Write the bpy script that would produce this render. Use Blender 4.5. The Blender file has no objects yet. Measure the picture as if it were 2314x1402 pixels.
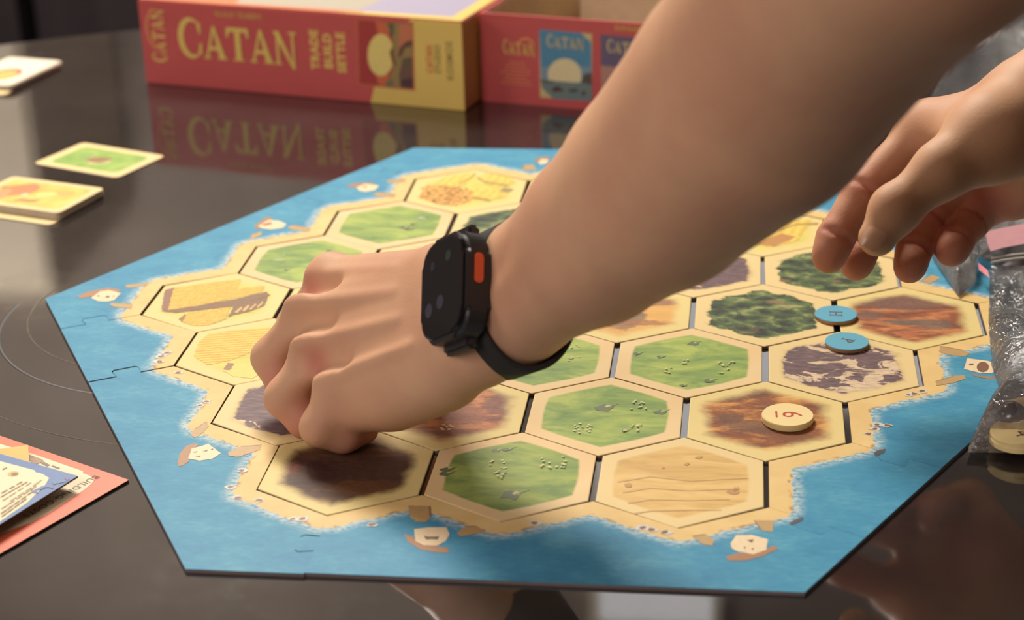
import bpy, bmesh, math, random
import numpy as np
from mathutils import Vector, Matrix
random.seed(7); rng = np.random.default_rng(7)
SC = bpy.context.scene
COL = SC.collection

# ------------------------------------------------------------------ camera
BZ = 0.752                       # height of the printed face of the game board; the table top is 2 mm lower
TT = 0.750
CAMP = np.array([0.10705572, -0.98791942, 0.42499332 + BZ])
CAMR = np.array([[0.99227817, 0.12102545, -0.0271455],
                 [0.02283886, -0.39340056, -0.91908345],
                 [-0.12191155, 0.91136647, -0.39312687]])     # rows: right, down, forward
FPX, CX, CY = 4147.5857, 1157.0, 701.0
cam_d = bpy.data.cameras.new('camera'); cam = bpy.data.objects.new('camera', cam_d); COL.objects.link(cam)
cam_d.sensor_width = 36.0; cam_d.lens = FPX / 2314 * 36.0
cam_d.clip_start = 0.02; cam_d.clip_end = 50
_m = Matrix.Identity(4)
for i in range(3):
    _m[i][0] = CAMR[0][i]; _m[i][1] = -CAMR[1][i]; _m[i][2] = -CAMR[2][i]; _m[i][3] = CAMP[i]
cam.matrix_world = _m
cam_d.dof.use_dof = True; cam_d.dof.focus_distance = 0.96; cam_d.dof.aperture_fstop = 8.0
SC.camera = cam

# ------------------------------------------------------------------ exposure, world, lights
SC.view_settings.view_transform = 'Standard'; SC.view_settings.look = 'None'
SC.view_settings.exposure = 0.08; SC.view_settings.gamma = 1.0; SC.view_settings.use_curve_mapping = False
W = bpy.data.worlds.new('room_air'); SC.world = W; W.use_nodes = True
W.node_tree.nodes['Background'].inputs[0].default_value = (0.75, 0.66, 0.62, 1)
W.node_tree.nodes['Background'].inputs[1].default_value = 0.30

def area(name, loc, target, size, power, color, size_y=None):
    l = bpy.data.lights.new(name, 'AREA'); l.energy = power; l.color = color
    l.shape = 'RECTANGLE'; l.size = size; l.size_y = size_y or size
    o = bpy.data.objects.new(name, l); COL.objects.link(o); o.location = loc
    o.rotation_euler = (Vector(target) - Vector(loc)).to_track_quat('-Z', 'Y').to_euler()
    return o
area('ceiling_lamp_light', (-0.60, 1.40, 2.50), (0, -0.05, BZ), 0.6, 60, (1.0, 0.93, 0.82))
area('side_fill_light', (-2.4, -0.9, 2.0), (-0.1, 0.3, BZ), 1.0, 17, (1.0, 0.90, 0.84))  # unseen fill added from the left for box fronts and arm
area('rear_fill_light', (-0.9, -2.4, 2.2), (-.2, 0.4, BZ), 1.4, 33, (1.0, 0.88, 0.87))  # unseen fill added behind the camera to lift the box fronts
area('wall_wash_light', (-1.5, 1.7, 2.9), (-1.6, 2.7, 1.5), 0.6, 75, (1.0, 0.90, 0.78))  # added to brighten the back wall and cupboard that the table mirrors

# ------------------------------------------------------------------ helpers
def at(x, y, z=0.0):
    "point of the place seen at pixel (x, y) at height z above the board face"
    d = np.array([(x - CX) / FPX, (y - CY) / FPX, 1.0]) @ CAMR
    return CAMP + d * ((BZ + z - CAMP[2]) / d[2])
def atd(x, y, dep):
    return CAMP + (np.array([(x - CX) / FPX, (y - CY) / FPX, 1.0]) @ CAMR) * dep
def cdir(r, u, t):
    "direction given as right, up, towards the camera"
    v = CAMR[0] * r - CAMR[1] * u - CAMR[2] * t
    return v / np.linalg.norm(v)
def lin(c):
    c = c / 255.0
    return c / 12.92 if c <= 0.04045 else ((c + 0.055) / 1.055) ** 2.4
def rgb(r, g, b): return (lin(r), lin(g), lin(b), 1.0)

def link(o): COL.objects.link(o); return o
def mesh_obj(name, verts, faces, mats, parent=None, fmat=None, smooth=False):
    me = bpy.data.meshes.new(name); me.from_pydata([tuple(map(float, v)) for v in verts], [], [tuple(f) for f in faces])
    for m in (mats if isinstance(mats, (list, tuple)) else [mats]): me.materials.append(m)
    if fmat is not None: me.polygons.foreach_set('material_index', np.array(fmat, dtype=np.int32))
    if smooth: me.polygons.foreach_set('use_smooth', np.ones(len(me.polygons), dtype=bool))
    me.update()
    o = bpy.data.objects.new(name, me); link(o)
    if parent: o.parent = parent
    return o
def bm_obj(name, bm, mats, parent=None, smooth=False):
    me = bpy.data.meshes.new(name); bm.to_mesh(me); bm.free()
    for m in (mats if isinstance(mats, (list, tuple)) else [mats]): me.materials.append(m)
    if smooth: me.polygons.foreach_set('use_smooth', np.ones(len(me.polygons), dtype=bool))
    o = bpy.data.objects.new(name, me); link(o)
    if parent: o.parent = parent
    return o
def thing(name, label, cat, loc=(0, 0, 0), rz=0.0, group=None):
    o = bpy.data.objects.new(name, None); link(o); o.location = loc; o.rotation_euler = (0, 0, rz)
    o.empty_display_size = 0.02
    return tag(o, label, cat, group)
def tag(o, label, cat, group=None):
    o['label'] = label; o['category'] = cat
    if group: o['group'] = group
    return o
def struct(o): o['kind'] = 'structure'; return o

def bm_prism(poly, z0, z1, top=0, side=1, bevel=0.0, bm=None):
    "polygon (x, y list, counter-clockwise) extruded from z0 to z1"
    bm = bm or bmesh.new()
    a = [bm.verts.new((p[0], p[1], z0)) for p in poly]; b = [bm.verts.new((p[0], p[1], z1)) for p in poly]
    n = len(poly)
    f = bm.faces.new(b); f.material_index = top
    g = bm.faces.new(a[::-1]); g.material_index = side
    for i in range(n):
        s = bm.faces.new((a[i], a[(i + 1) % n], b[(i + 1) % n], b[i])); s.material_index = side
    if bevel:
        ed = [e for e in f.edges]
        bmesh.ops.bevel(bm, geom=ed, offset=bevel, segments=2, profile=0.6, affect='EDGES', material=top)
    return bm
def bm_box(c, s, bm=None, mi=0):
    bm = bm or bmesh.new()
    r = bmesh.ops.create_cube(bm, size=1.0)
    for v in r['verts']: v.co = Vector((v.co.x * s[0] + c[0], v.co.y * s[1] + c[1], v.co.z * s[2] + c[2]))
    for f in {f for v in r['verts'] for f in v.link_faces}: f.material_index = mi
    return bm
def rrect(w, h, r, n=5):
    pts = []
    for cx, cy, a0 in ((w/2-r, h/2-r, 0), (-w/2+r, h/2-r, 90), (-w/2+r, -h/2+r, 180), (w/2-r, -h/2+r, 270)):
        for k in range(n + 1):
            a = math.radians(a0 + 90 * k / n); pts.append((cx + r * math.cos(a), cy + r * math.sin(a)))
    return pts
def disc_pts(r, n=48, sx=1.0, c=(0, 0)):
    return [(c[0] + r * sx * math.cos(2*math.pi*k/n), c[1] + r * math.sin(2*math.pi*k/n)) for k in range(n)]
def lathe(name, prof, mats, parent=None, n=64, fm=None):
    vs, fs, mi = [], [], []
    for r, z in prof:
        for k in range(n): vs.append((r*math.cos(2*math.pi*k/n), r*math.sin(2*math.pi*k/n), z))
    for j in range(len(prof) - 1):
        for k in range(n):
            fs.append((j*n+k, j*n+(k+1) % n, (j+1)*n+(k+1) % n, (j+1)*n+k)); mi.append(fm[j] if fm else 0)
    fs.append(tuple(range(n))[::-1]); mi.append(fm[0] if fm else 0)
    fs.append(tuple((len(prof)-1)*n + k for k in range(n))); mi.append(fm[-1] if fm else 0)
    return mesh_obj(name, vs, fs, mats, parent, mi, smooth=False)

# node-graph helper -------------------------------------------------
class G:
    def __init__(s, name, rough=0.5, spec=0.5):
        s.m = bpy.data.materials.new(name); s.m.use_nodes = True; s.t = s.m.node_tree
        s.b = s.t.nodes['Principled BSDF']; s.b.inputs['Roughness'].default_value = rough
        s.b.inputs['Specular IOR Level'].default_value = spec; s._oc = None
    def put(s, sock, v):
        if isinstance(v, bpy.types.NodeSocket): s.t.links.new(v, sock)
        else: sock.default_value = v
    def node(s, t, **k):
        n = s.t.nodes.new(t)
        for a, v in k.items(): setattr(n, a, v)
        return n
    def oc(s):
        if s._oc is None: s._oc = s.node('ShaderNodeTexCoord').outputs['Object']
        return s._oc
    def xyz(s, v=None):
        n = s.node('ShaderNodeSeparateXYZ'); s.put(n.inputs[0], v or s.oc()); return n.outputs
    def mp(s, sc=(1, 1, 1), rot=(0, 0, 0), loc=(0, 0, 0), v=None):
        n = s.node('ShaderNodeMapping'); s.put(n.inputs[0], v or s.oc())
        n.inputs['Location'].default_value = loc; n.inputs['Rotation'].default_value = rot; n.inputs['Scale'].default_value = sc
        return n.outputs[0]
    def noise(s, scale, v=None, detail=3, rough=0.55, dist=0.0, col=False):
        n = s.node('ShaderNodeTexNoise'); s.put(n.inputs['Vector'], v or s.oc())
        n.inputs['Scale'].default_value = scale; n.inputs['Detail'].default_value = detail
        n.inputs['Roughness'].default_value = rough; n.inputs['Distortion'].default_value = dist
        return n.outputs['Color' if col else 'Fac']
    def vor(s, scale, v=None, out='Distance', rnd=1.0, feature='F1'):
        n = s.node('ShaderNodeTexVoronoi', feature=feature); s.put(n.inputs['Vector'], v or s.oc())
        n.inputs['Scale'].default_value = scale; n.inputs['Randomness'].default_value = rnd
        return n.outputs[out]
    def wave(s, scale, v=None, dist=0.0, dscale=1.0, dirn='X'):
        n = s.node('ShaderNodeTexWave', bands_direction=dirn); s.put(n.inputs['Vector'], v or s.oc())
        n.inputs['Scale'].default_value = scale; n.inputs['Distortion'].default_value = dist
        n.inputs['Detail'].default_value = 2; n.inputs['Detail Scale'].default_value = dscale
        return n.outputs['Fac']
    def ramp(s, f, stops, interp='LINEAR'):
        n = s.node('ShaderNodeValToRGB'); s.put(n.inputs[0], f); e = n.color_ramp.elements; n.color_ramp.interpolation = interp
        while len(e) < len(stops): e.new(0.5)
        for el, (p, c) in zip(e, stops): el.position = p; el.color = c if len(c) == 4 else (*c, 1)
        return n.outputs[0]
    def mix(s, f, a, b, mode='MIX'):
        n = s.node('ShaderNodeMix', data_type='RGBA', blend_type=mode)
        s.put(n.inputs[0], f); s.put(n.inputs[6], a); s.put(n.inputs[7], b); return n.outputs[2]
    def ma(s, op, a, b=0.0, c=0.0, clamp=False):
        n = s.node('ShaderNodeMath', operation=op, use_clamp=clamp)
        s.put(n.inputs[0], a); s.put(n.inputs[1], b); s.put(n.inputs[2], c); return n.outputs[0]
    def step(s, v, lo, hi):
        n = s.node('ShaderNodeMapRange', interpolation_type='SMOOTHSTEP'); s.put(n.inputs[0], v)
        n.inputs[1].default_value = lo; n.inputs[2].default_value = hi
        return n.outputs[0]
    def attr(s, name):
        return s.node('ShaderNodeAttribute', attribute_name=name).outputs['Fac']
    def color(s, c): s.put(s.b.inputs['Base Color'], c); return s
    def bump(s, h, strength=0.3, dist=0.001):
        n = s.node('ShaderNodeBump'); s.put(n.inputs['Height'], h)
        n.inputs['Strength'].default_value = strength; n.inputs['Distance'].default_value = dist
        s.t.links.new(n.outputs[0], s.b.inputs['Normal']); return s
def flat(name, c, rough=0.5, spec=0.5, var=0.06, scale=120):
    g = G(name, rough, spec)
    f = g.noise(scale, detail=4)
    d = tuple(x * (1 - var) for x in c[:3]) + (1,); l = tuple(min(1, x * (1 + var)) for x in c[:3]) + (1,)
    g.color(g.ramp(f, [(0.3, d), (0.7, l)])); return g.m

# ------------------------------------------------------------------ room
g = G('dark_floor', 0.45); g.color(g.ramp(g.noise(3, g.mp((1, 9, 1))), [(0.3, rgb(40, 31, 30)), (0.7, rgb(58, 46, 42))])); M_floor = g.m
g = G('dim_wall_paint', 0.8); g.color(g.ramp(g.noise(6), [(0.3, rgb(112, 104, 98)), (0.7, rgb(124, 115, 107))])); M_wall = g.m
g = G('dark_panel', 0.6); g.color(g.ramp(g.noise(2, g.mp((8, 8, 1))), [(0.3, rgb(34, 26, 30)), (0.7, rgb(46, 36, 40))])); M_dark = g.m
g = G('ceiling_paint', 0.9); g.color(g.ramp(g.noise(5), [(0.3, rgb(96, 90, 86)), (0.7, rgb(106, 99, 94))])); M_ceil = g.m
g = G('pale_panel', 0.7); g.color(g.ramp(g.noise(4), [(0.3, rgb(200, 190, 172)), (0.7, rgb(215, 205, 188))])); M_pale = g.m
RX0, RX1, RY0, RY1, RZ = -2.6, 2.6, -2.6, 3.2, 3.15
struct(bm_obj('floor', bm_box((0, 0.3, -0.05), (RX1-RX0+.4, RY1-RY0+.4, 0.1)), M_floor))
struct(bm_obj('ceiling', bm_box((0, 0.3, RZ+.05), (RX1-RX0+.4, RY1-RY0+.4, 0.1)), M_ceil))
struct(bm_obj('wall_left', bm_box((RX0-.05, 0.3, RZ/2), (0.1, RY1-RY0+.2, RZ)), M_wall))
struct(bm_obj('wall_right', bm_box((RX1+.05, 0.3, RZ/2), (0.1, RY1-RY0+.2, RZ)), M_wall))
struct(bm_obj('wall_front', bm_box((0, RY0-.05, RZ/2), (RX1-RX0, 0.1, RZ)), M_wall))
struct(bm_obj('wall_back', bm_box((0, RY1+.05, RZ/2), (RX1-RX0, 0.1, RZ)), M_wall))
for nm, x, y, w, d in (('baseboard_back', 0, RY1-.01, RX1-RX0, 0.02), ('baseboard_left', RX0+.01, 0.3, 0.02, RY1-RY0)):
    struct(bm_obj(nm, bm_box((x, y, 0.05), (w, d, 0.1)), M_dark))
# a dark low cabinet along the back wall, and the pale doors that the glass table mirrors
cab = thing('sideboard', 'dark low sideboard in the dim room behind the table', 'sideboard', (-0.32, 2.9, 0))
bm_obj('carcass', bm_box((0, 0, 0.36), (2.1, 0.5, 0.72)), M_dark, cab)
bm_obj('worktop', bm_box((0, -0.01, 0.735), (2.14, 0.54, 0.03)), M_dark, cab)
for k in range(4):
    d = bm_obj('door', bm_box((-0.78 + 0.52*k, -0.262, 0.37), (0.50, 0.024, 0.64)), M_dark, cab)
    bm_obj('handle', bm_box((-0.78 + 0.52*k + 0.2, -0.285, 0.42), (0.015, 0.02, 0.16)), M_dark, d)
fr = thing('cupboard', 'pale tall cupboard on a dark plinth at the far left of the back wall', 'cupboard', (-1.70, 2.9, 0))
bm_obj('carcass', bm_box((0, 0, 1.21), (0.6, 0.55, 1.32)), M_pale, fr)
bm_obj('plinth', bm_box((0, 0, 0.275), (0.6, 0.55, 0.55)), M_dark, fr)
for k in range(2):
    d = bm_obj('door', bm_box((-0.148 + 0.296*k, -0.285, 1.21), (0.286, 0.02, 1.26)), M_pale, fr)
    bm_obj('knob', bm_box((-0.148 + 0.296*k + (0.11 if k == 0 else -0.11), -0.305, 1.1), (0.02, 0.02, 0.10)), M_dark, d)
g = G('window_glow', 0.3); g.color((0.02, 0.02, 0.02, 1)); g.b.inputs['Emission Color'].default_value = (0.92, 0.89, 0.88, 1); g.b.inputs['Emission Strength'].default_value = 1.35
M_glow = g.m
win = struct(bm_obj('window_1', bm_box((0.25, 3.19, 1.86), (1.05, 0.06, 0.05)), M_pale))
for x0, x1, z1 in ((-0.24, 0.06, 3.02), (0.09, 0.74, 2.36)):
    bm_obj('pane', bm_box(((x0+x1)/2, 3.185, (1.88+z1)/2), (x1-x0, 0.01, z1-1.88)), M_glow, win)
    b = bm_box((x0-.012, 3.18, (1.88+z1)/2), (0.024, 0.04, z1-1.88)); bm_box((x1+.012, 3.18, (1.88+z1)/2), (0.024, 0.04, z1-1.88), b)
    bm_box(((x0+x1)/2, 3.18, z1+.015), (x1-x0+.05, 0.04, 0.03), b); bm_obj('sash', b, M_pale, win)

# ------------------------------------------------------------------ the glass table
TCX, TCY, TR = -0.19, -0.01, 0.715
g = G('smoked_glass', 0.06, 0.5); g.b.inputs['IOR'].default_value = 2.9
nz = g.noise(9, detail=5, rough=0.6)
g.color(g.ramp(nz, [(0.35, rgb(40, 34, 34)), (0.7, rgb(56, 49, 47))]))
g.put(g.b.inputs['Roughness'], g.ramp(g.noise(14, detail=6, rough=0.7), [(0.4, (0.035,)*3), (0.75, (0.11,)*3)]))
g.b.inputs['Alpha'].default_value = 0.93
M_glass = g.m
g = G('brushed_metal', 0.25); g.b.inputs['Metallic'].default_value = 1.0
g.color(g.ramp(g.noise(40), [(0.3, rgb(120, 114, 106)), (0.7, rgb(150, 144, 136))])); M_metal = g.m
M_metaldark = flat('dark_metal', rgb(38, 34, 33), 0.4)
tb = thing('glass_table', 'round table with a dark smoked glass top under the game board', 'table', (TCX, TCY, 0))
lathe('table_top', [(0.0005, TT-.012), (TR-.004, TT-.012), (TR, TT-.008), (TR, TT-.004), (TR-.004, TT), (0.0005, TT)][1:5], M_glass, tb, n=160)
lathe('flange', [(0.192, TT-.0200), (0.192, TT-.0121)], M_metaldark, tb, n=96)
lathe('column', [(0.060, 0.03), (0.060, TT-.06), (0.093, TT-.03), (0.093, TT-.0201)], M_metal, tb, n=64)
lathe('foot_plate', [(0.30, 0.0), (0.30, 0.018), (0.07, 0.035)], M_metaldark, tb, n=64)
# edge highlights and a dark shadow arc, painted as thin strips over the pedestal
g = G('edge_highlight', 0.1, 0.6); g.color(g.ramp(g.noise(60), [(0.3, rgb(96, 88, 78)), (0.7, rgb(120, 112, 100))])); M_ring = g.m
def ring(name, c, r, w, h, a0, a1, mat, parent):
    vs, fs, n = [], [], 90
    for k in range(n + 1):
        a = math.radians(a0 + (a1 - a0) * k / n)
        for rr, zz in ((r - w/2, 0), (r - w/4, h), (r + w/4, h), (r + w/2, 0)):
            vs.append((c[0] + rr*math.cos(a), c[1] + rr*math.sin(a), zz))
    for k in range(n):
        for j in range(3): fs.append((k*4+j, k*4+j+1, (k+1)*4+j+1, (k+1)*4+j))
    o = mesh_obj(name, vs, fs, mat, parent); o.location.z = TT + 0.00002; return o
ring('painted_arc', (-0.178 - TCX, 0.0064 - TCY), 0.192, 0.0010, 0.0002, 200, 266, M_ring, tb)
ring('painted_arc', (-0.222 - TCX, -0.005 - TCY), 0.0930, 0.0012, 0.0002, 165, 262, M_ring, tb)
ring('painted_arc', (-0.215 - TCX, -0.016 - TCY), 0.112, 0.0022, 0.0002, 175, 262, M_metaldark, tb)  # shadow of the inner edge, painted as a dark arc

# ------------------------------------------------------------------ board : hex tiles
ST = 0.04555; TW = ST * math.sqrt(3); PW = 45.6e-3 * math.sqrt(3) * 1.035; RH = 1.5 * 45.6e-3
NR = [3, 4, 5, 6, 5, 4, 3]
OBS = {(0,0):((625,1010),(578,1103)),(0,1):((985,1020),(953,1112)),(0,2):((1352,1035),(1340,1125)),(0,3):((1735,1047),(1733,1142)),
 (1,0):((522,870),(478,953)),(1,2):((1202,890),(1180,978)),(1,3):((1550,900),(1543,993)),(1,4):((1914,915),(1920,995)),
 (2,0):((440,752),(393,828)),(2,3):((1393,775),(1382,855)),(2,4):((1730,790),(1730,863)),(2,5):((2070,795),(2083,862)),
 (3,0):((365,645),(318,713)),(3,1):((657,655),(623,720)),(3,4):((1565,675),(1562,743)),(3,5):((1887,685),(1893,750)),(3,6):((2208,688),(2226,750)),
 (4,0):((580,555),(538,617)),(4,4):((1722,580),(1725,642)),(5,0):((760,478),(733,530)),(5,1):((1030,482),(1010,535)),(6,0):((937,403),(913,455))}
def gap_x(r):
    known = {k: (at(*OBS[r, k][0])[0] + at(*OBS[r, k][1])[0]) / 2 for k in range(NR[r] + 1) if (r, k) in OBS}
    nom = [(k - NR[r] / 2) * PW for k in range(NR[r] + 1)]
    ks = sorted(known); off = [known[k] - nom[k] for k in ks]
    return [nom[k] + float(np.interp(k, ks, off)) for k in range(NR[r] + 1)]
GX = [gap_x(r) for r in range(7)]
TILEC = {(r, i): ((GX[r][i] + GX[r][i+1]) / 2, (r - 3) * RH) for r in range(7) for i in range(NR[r])}

CREAM = rgb(228, 202, 144); CREAMP = rgb(230, 204, 152); CREAMG = rgb(226, 204, 136)
M_card = flat('grey_cardboard', rgb(116, 102, 96), 0.8)

def hexd(g):
    o = g.xyz(); ax = g.ma('ABSOLUTE', o[0]); ay = g.ma('ABSOLUTE', o[1])
    return g.ma('MULTIPLY', g.ma('MAXIMUM', ax, g.ma('ADD', g.ma('MULTIPLY', ax, 0.5), g.ma('MULTIPLY', ay, 0.8660254))), 1000.0)
def softhex(g, amp=0.0, nscale=60, seed=0.0, rot=0.0):
    "distance with rounded corners (length blended in) and noise, in millimetres"
    o = g.xyz(); r = g.ma('MULTIPLY', g.ma('SQRT', g.ma('ADD', g.ma('MULTIPLY', o[0], o[0]), g.ma('MULTIPLY', o[1], o[1]))), 1000.0)
    d = g.ma('ADD', g.ma('MULTIPLY', hexd(g), 0.78), g.ma('MULTIPLY', r, 0.20))
    if amp:
        n = g.noise(nscale, g.mp(loc=(seed, seed*1.7, 0)), detail=4, rough=0.6)
        d = g.ma('ADD', d, g.ma('MULTIPLY', g.ma('SUBTRACT', n, 0.5), amp))
    return d
def finish(g): g.b.inputs['Roughness'].default_value = 0.5; g.b.inputs['Specular IOR Level'].default_value = 0.22; return g.m

def mat_pasture(name, seed, dark=0.0):
    g = G(name); v = g.mp((1.0, 2.2, 1), (0, 0, 0.25 + seed), (seed, seed*2, 0))
    n = g.noise(26, v, 4, 0.6, 0.6); n2 = g.noise(70, g.mp((1, 4, 1), (0, 0, .3+seed), (seed, 0, 0)), 4, 0.7)
    f = g.ma('ADD', g.ma('MULTIPLY', n, 0.8), g.ma('MULTIPLY', n2, 0.2))
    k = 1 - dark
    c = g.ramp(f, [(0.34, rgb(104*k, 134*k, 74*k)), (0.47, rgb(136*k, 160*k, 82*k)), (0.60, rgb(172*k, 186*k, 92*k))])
    sp = g.step(g.noise(420, g.mp((1, 2, 1)), 2), 0.70, 0.78)
    c = g.mix(g.ma('MULTIPLY', sp, 0.35), c, rgb(205, 200, 120))
    d = softhex(g, 2.2, 50, seed)
    c = g.mix(g.step(d, 30.6, 32.4), c, g.ramp(g.noise(20), [(0.3, rgb(228, 192, 138)), (0.7, CREAMP)]))
    g.color(c); return finish(g)
def mat_wheat(name, seed):
    g = G(name); d = softhex(g, 4, 40, seed); n = g.noise(45, g.mp(loc=(seed, 0, 0)), 4)
    c = g.ramp(n, [(0.35, rgb(196, 186, 88)), (0.55, rgb(222, 204, 104)), (0.7, rgb(178, 168, 84))])
    c = g.mix(g.step(d, 24, 34), c, CREAMG); g.color(c); return finish(g)
def mat_forest(name, seed):
    g = G(name); v = g.mp((1, 1.5, 1), (0, 0, .2), (seed, seed, 0))
    w = g.noise(30, v, 2, col=True)
    n = g.noise(95, v, 5, 0.72, 1.2); vd = g.vor(75, g.mix(0.02, v, w, 'ADD'))
    f = g.ma('ADD', g.ma('MULTIPLY', n, 0.75), g.ma('MULTIPLY', vd, 0.45))
    c = g.ramp(f, [(0.42, rgb(52, 52, 50)), (0.55, rgb(66, 80, 54)), (0.66, rgb(94, 110, 66)), (0.74, rgb(138, 146, 92)), (0.85, rgb(176, 172, 110))])
    c = g.mix(g.ma('MULTIPLY', g.step(g.noise(42, v, 2), 0.63, 0.70), 0.7), c, rgb(150, 112, 84))
    d = softhex(g, 15, 75, seed)
    under = g.mix(g.step(d, 27, 33), rgb(190, 170, 104), CREAM)
    c = g.mix(g.step(d, 29.8, 31.2), c, under); g.color(c); return finish(g)
def mat_mountain(name, seed, tone=0.0):
    g = G(name); v = g.mp((1, 1.6, 1), (0, 0, 0.5), (seed, seed*1.3, 0))
    n = g.noise(36, v, 6, 0.62, 0.9); n2 = g.noise(120, g.mp((1, 3, 1), (0, 0, .6), (seed, 0, 0)), 4, 0.7)
    base = g.ramp(n2, [(0.35, rgb(92, 72, 76)), (0.6, rgb(122, 98, 98)), (0.75, rgb(146, 122, 116))])
    snow = g.ramp(n2, [(0.3, rgb(188, 164, 140)), (0.6, rgb(226, 200, 164))])
    lit = g.step(n, 0.56 + tone, 0.60 + tone)
    c = g.mix(lit, base, snow)
    d = softhex(g, 12, 55, seed)
    under = g.mix(g.step(d, 27, 34), rgb(186, 160, 100), CREAM)
    c = g.mix(g.step(d, 29.6, 31.4), c, under); g.color(c); return finish(g)
def spot_mask(g, cx, cy, rx, ry, rot=0.0, amp=1.1, nscale=150, seed=0.0, soft=.22):
    v = g.xyz(g.mp((1, 1, 1), (0, 0, 0), (-cx, -cy, 0))); c, s = math.cos(rot), math.sin(rot)
    x = g.ma('DIVIDE', g.ma('ADD', g.ma('MULTIPLY', v[0], c), g.ma('MULTIPLY', v[1], s)), rx)
    y = g.ma('DIVIDE', g.ma('SUBTRACT', g.ma('MULTIPLY', v[1], c), g.ma('MULTIPLY', v[0], s)), ry)
    d = g.ma('SQRT', g.ma('ADD', g.ma('MULTIPLY', x, x), g.ma('MULTIPLY', y, y)))
    n = g.noise(nscale, g.mp((1, 2.4, 1), (0, 0, .15), (seed, seed, 0)), 5, 0.65, .8)
    d = g.ma('ADD', d, g.ma('MULTIPLY', g.ma('SUBTRACT', n, 0.5), amp * 2))
    return g.ma('SUBTRACT', 1.0, g.step(d, 1 - soft, 1 + soft))
def mat_brick(name, seed, stops, lo=23.0, hi=34.0, stretch=2.4, amp=12, rot=0.15, spots=()):
    g = G(name); v = g.mp((1, stretch, 1), (0, 0, rot), (seed, seed*1.3, 0))
    n = g.noise(24, v, 6, 0.62, 1.1); n2 = g.noise(90, v, 5, 0.7)
    f = g.ma('ADD', g.ma('MULTIPLY', n, 0.78), g.ma('MULTIPLY', n2, 0.22))
    c = g.ramp(f, stops)
    for k, (cx, cy, rx, ry, rt, colr) in enumerate(spots):
        n3 = g.ramp(g.noise(330, g.mp((1, 2, 1)), 4, .7), [(.35, tuple(q*.8 for q in colr[:3])), (.65, tuple(min(1, q*1.25) for q in colr[:3]))])
        c = g.mix(g.ma('MULTIPLY', spot_mask(g, cx, cy, rx, ry, rt, seed=seed + k), .78), c, n3)
    d = softhex(g, amp, 45, seed)
    c = g.mix(g.step(d, lo, hi), c, CREAMG); g.color(c); return finish(g)
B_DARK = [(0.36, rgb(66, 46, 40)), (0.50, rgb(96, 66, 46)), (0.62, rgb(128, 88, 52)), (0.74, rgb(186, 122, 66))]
B_RED = [(0.36, rgb(112, 66, 48)), (0.47, rgb(150, 88, 56)), (0.56, rgb(198, 128, 78)), (0.68, rgb(222, 160, 100))]
B_SAND = [(0.30, rgb(118, 90, 78)), (0.37, rgb(150, 100, 76)), (0.44, rgb(214, 160, 88)), (0.70, rgb(226, 180, 100))]
B_SIX = [(0.36, rgb(108, 64, 44)), (0.48, rgb(146, 86, 48)), (0.56, rgb(204, 142, 72)), (0.66, rgb(222, 172, 94))]
def mat_desert(name, seed, pale=0):
    g = G(name); v = g.mp((1, 3.6, 1), (0, 0, .08+seed), (seed, 0, 0))
    n = g.noise(22, v, 4, 0.55, 1.2)
    a, b, e = ((rgb(202, 162, 96), rgb(216, 178, 108), rgb(226, 190, 122)), (rgb(196, 172, 122), rgb(212, 188, 136), rgb(222, 198, 146)))[pale]
    c = g.ramp(n, [(0.36, a), (0.5, b), (0.64, e)])
    d = softhex(g, 2, 50, seed); c = g.mix(g.step(d, 30.5, 33), c, CREAM); g.color(c); return finish(g)

# flat printed marks (on tile or frame faces)
MC = {}
def ink(r, g_, b, rough=0.45):
    k = (r, g_, b)
    if k not in MC: MC[k] = flat('ink_%d' % len(MC), rgb(r, g_, b), rough, 0.35, 0.05, 300); MC[k].name = 'printing_ink'
    return MC[k]
def prints(name, polys, parent, z=0.00012):
    "polys: list of (points in the parent's plane, material); one flat printed mesh"
    mats, vs, fs, mi = [], [], [], []
    for k, (pts, m) in enumerate(polys):
        if m not in mats: mats.append(m)
        b = len(vs); zz = z + 0.00001 * k
        vs += [(p[0], p[1], zz) for p in pts]; n = len(pts)
        ar = sum(pts[i][0]*pts[(i+1) % n][1] - pts[(i+1) % n][0]*pts[i][1] for i in range(n))
        idx = list(range(b, b+n)); fs.append(idx if ar > 0 else idx[::-1]); mi.append(mats.index(m))
    return mesh_obj(name, vs, fs, mats, parent, mi)
def blob(cx, cy, rx, ry, rot=0, n=9, wob=0.25, rr=rng):
    p = []
    for k in range(n):
        a = 2*math.pi*k/n; s = 1 + wob * (rr.random() - .5) * 2
        x, y = rx*s*math.cos(a), ry*s*math.sin(a)
        p.append((cx + x*math.cos(rot) - y*math.sin(rot), cy + x*math.sin(rot) + y*math.cos(rot)))
    return p
def strip(path, w0, w1=None):
    w1 = w0 if w1 is None else w1; L, R = [], []
    for i, p in enumerate(path):
        a = path[max(i-1, 0)]; b = path[min(i+1, len(path)-1)]
        dx, dy = b[0]-a[0], b[1]-a[1]; l = math.hypot(dx, dy) or 1
        w = (w0 + (w1 - w0) * i / (len(path)-1)) / 2
        L.append((p[0] - dy/l*w, p[1] + dx/l*w)); R.append((p[0] + dy/l*w, p[1] - dx/l*w))
    return L + R[::-1]

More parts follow.
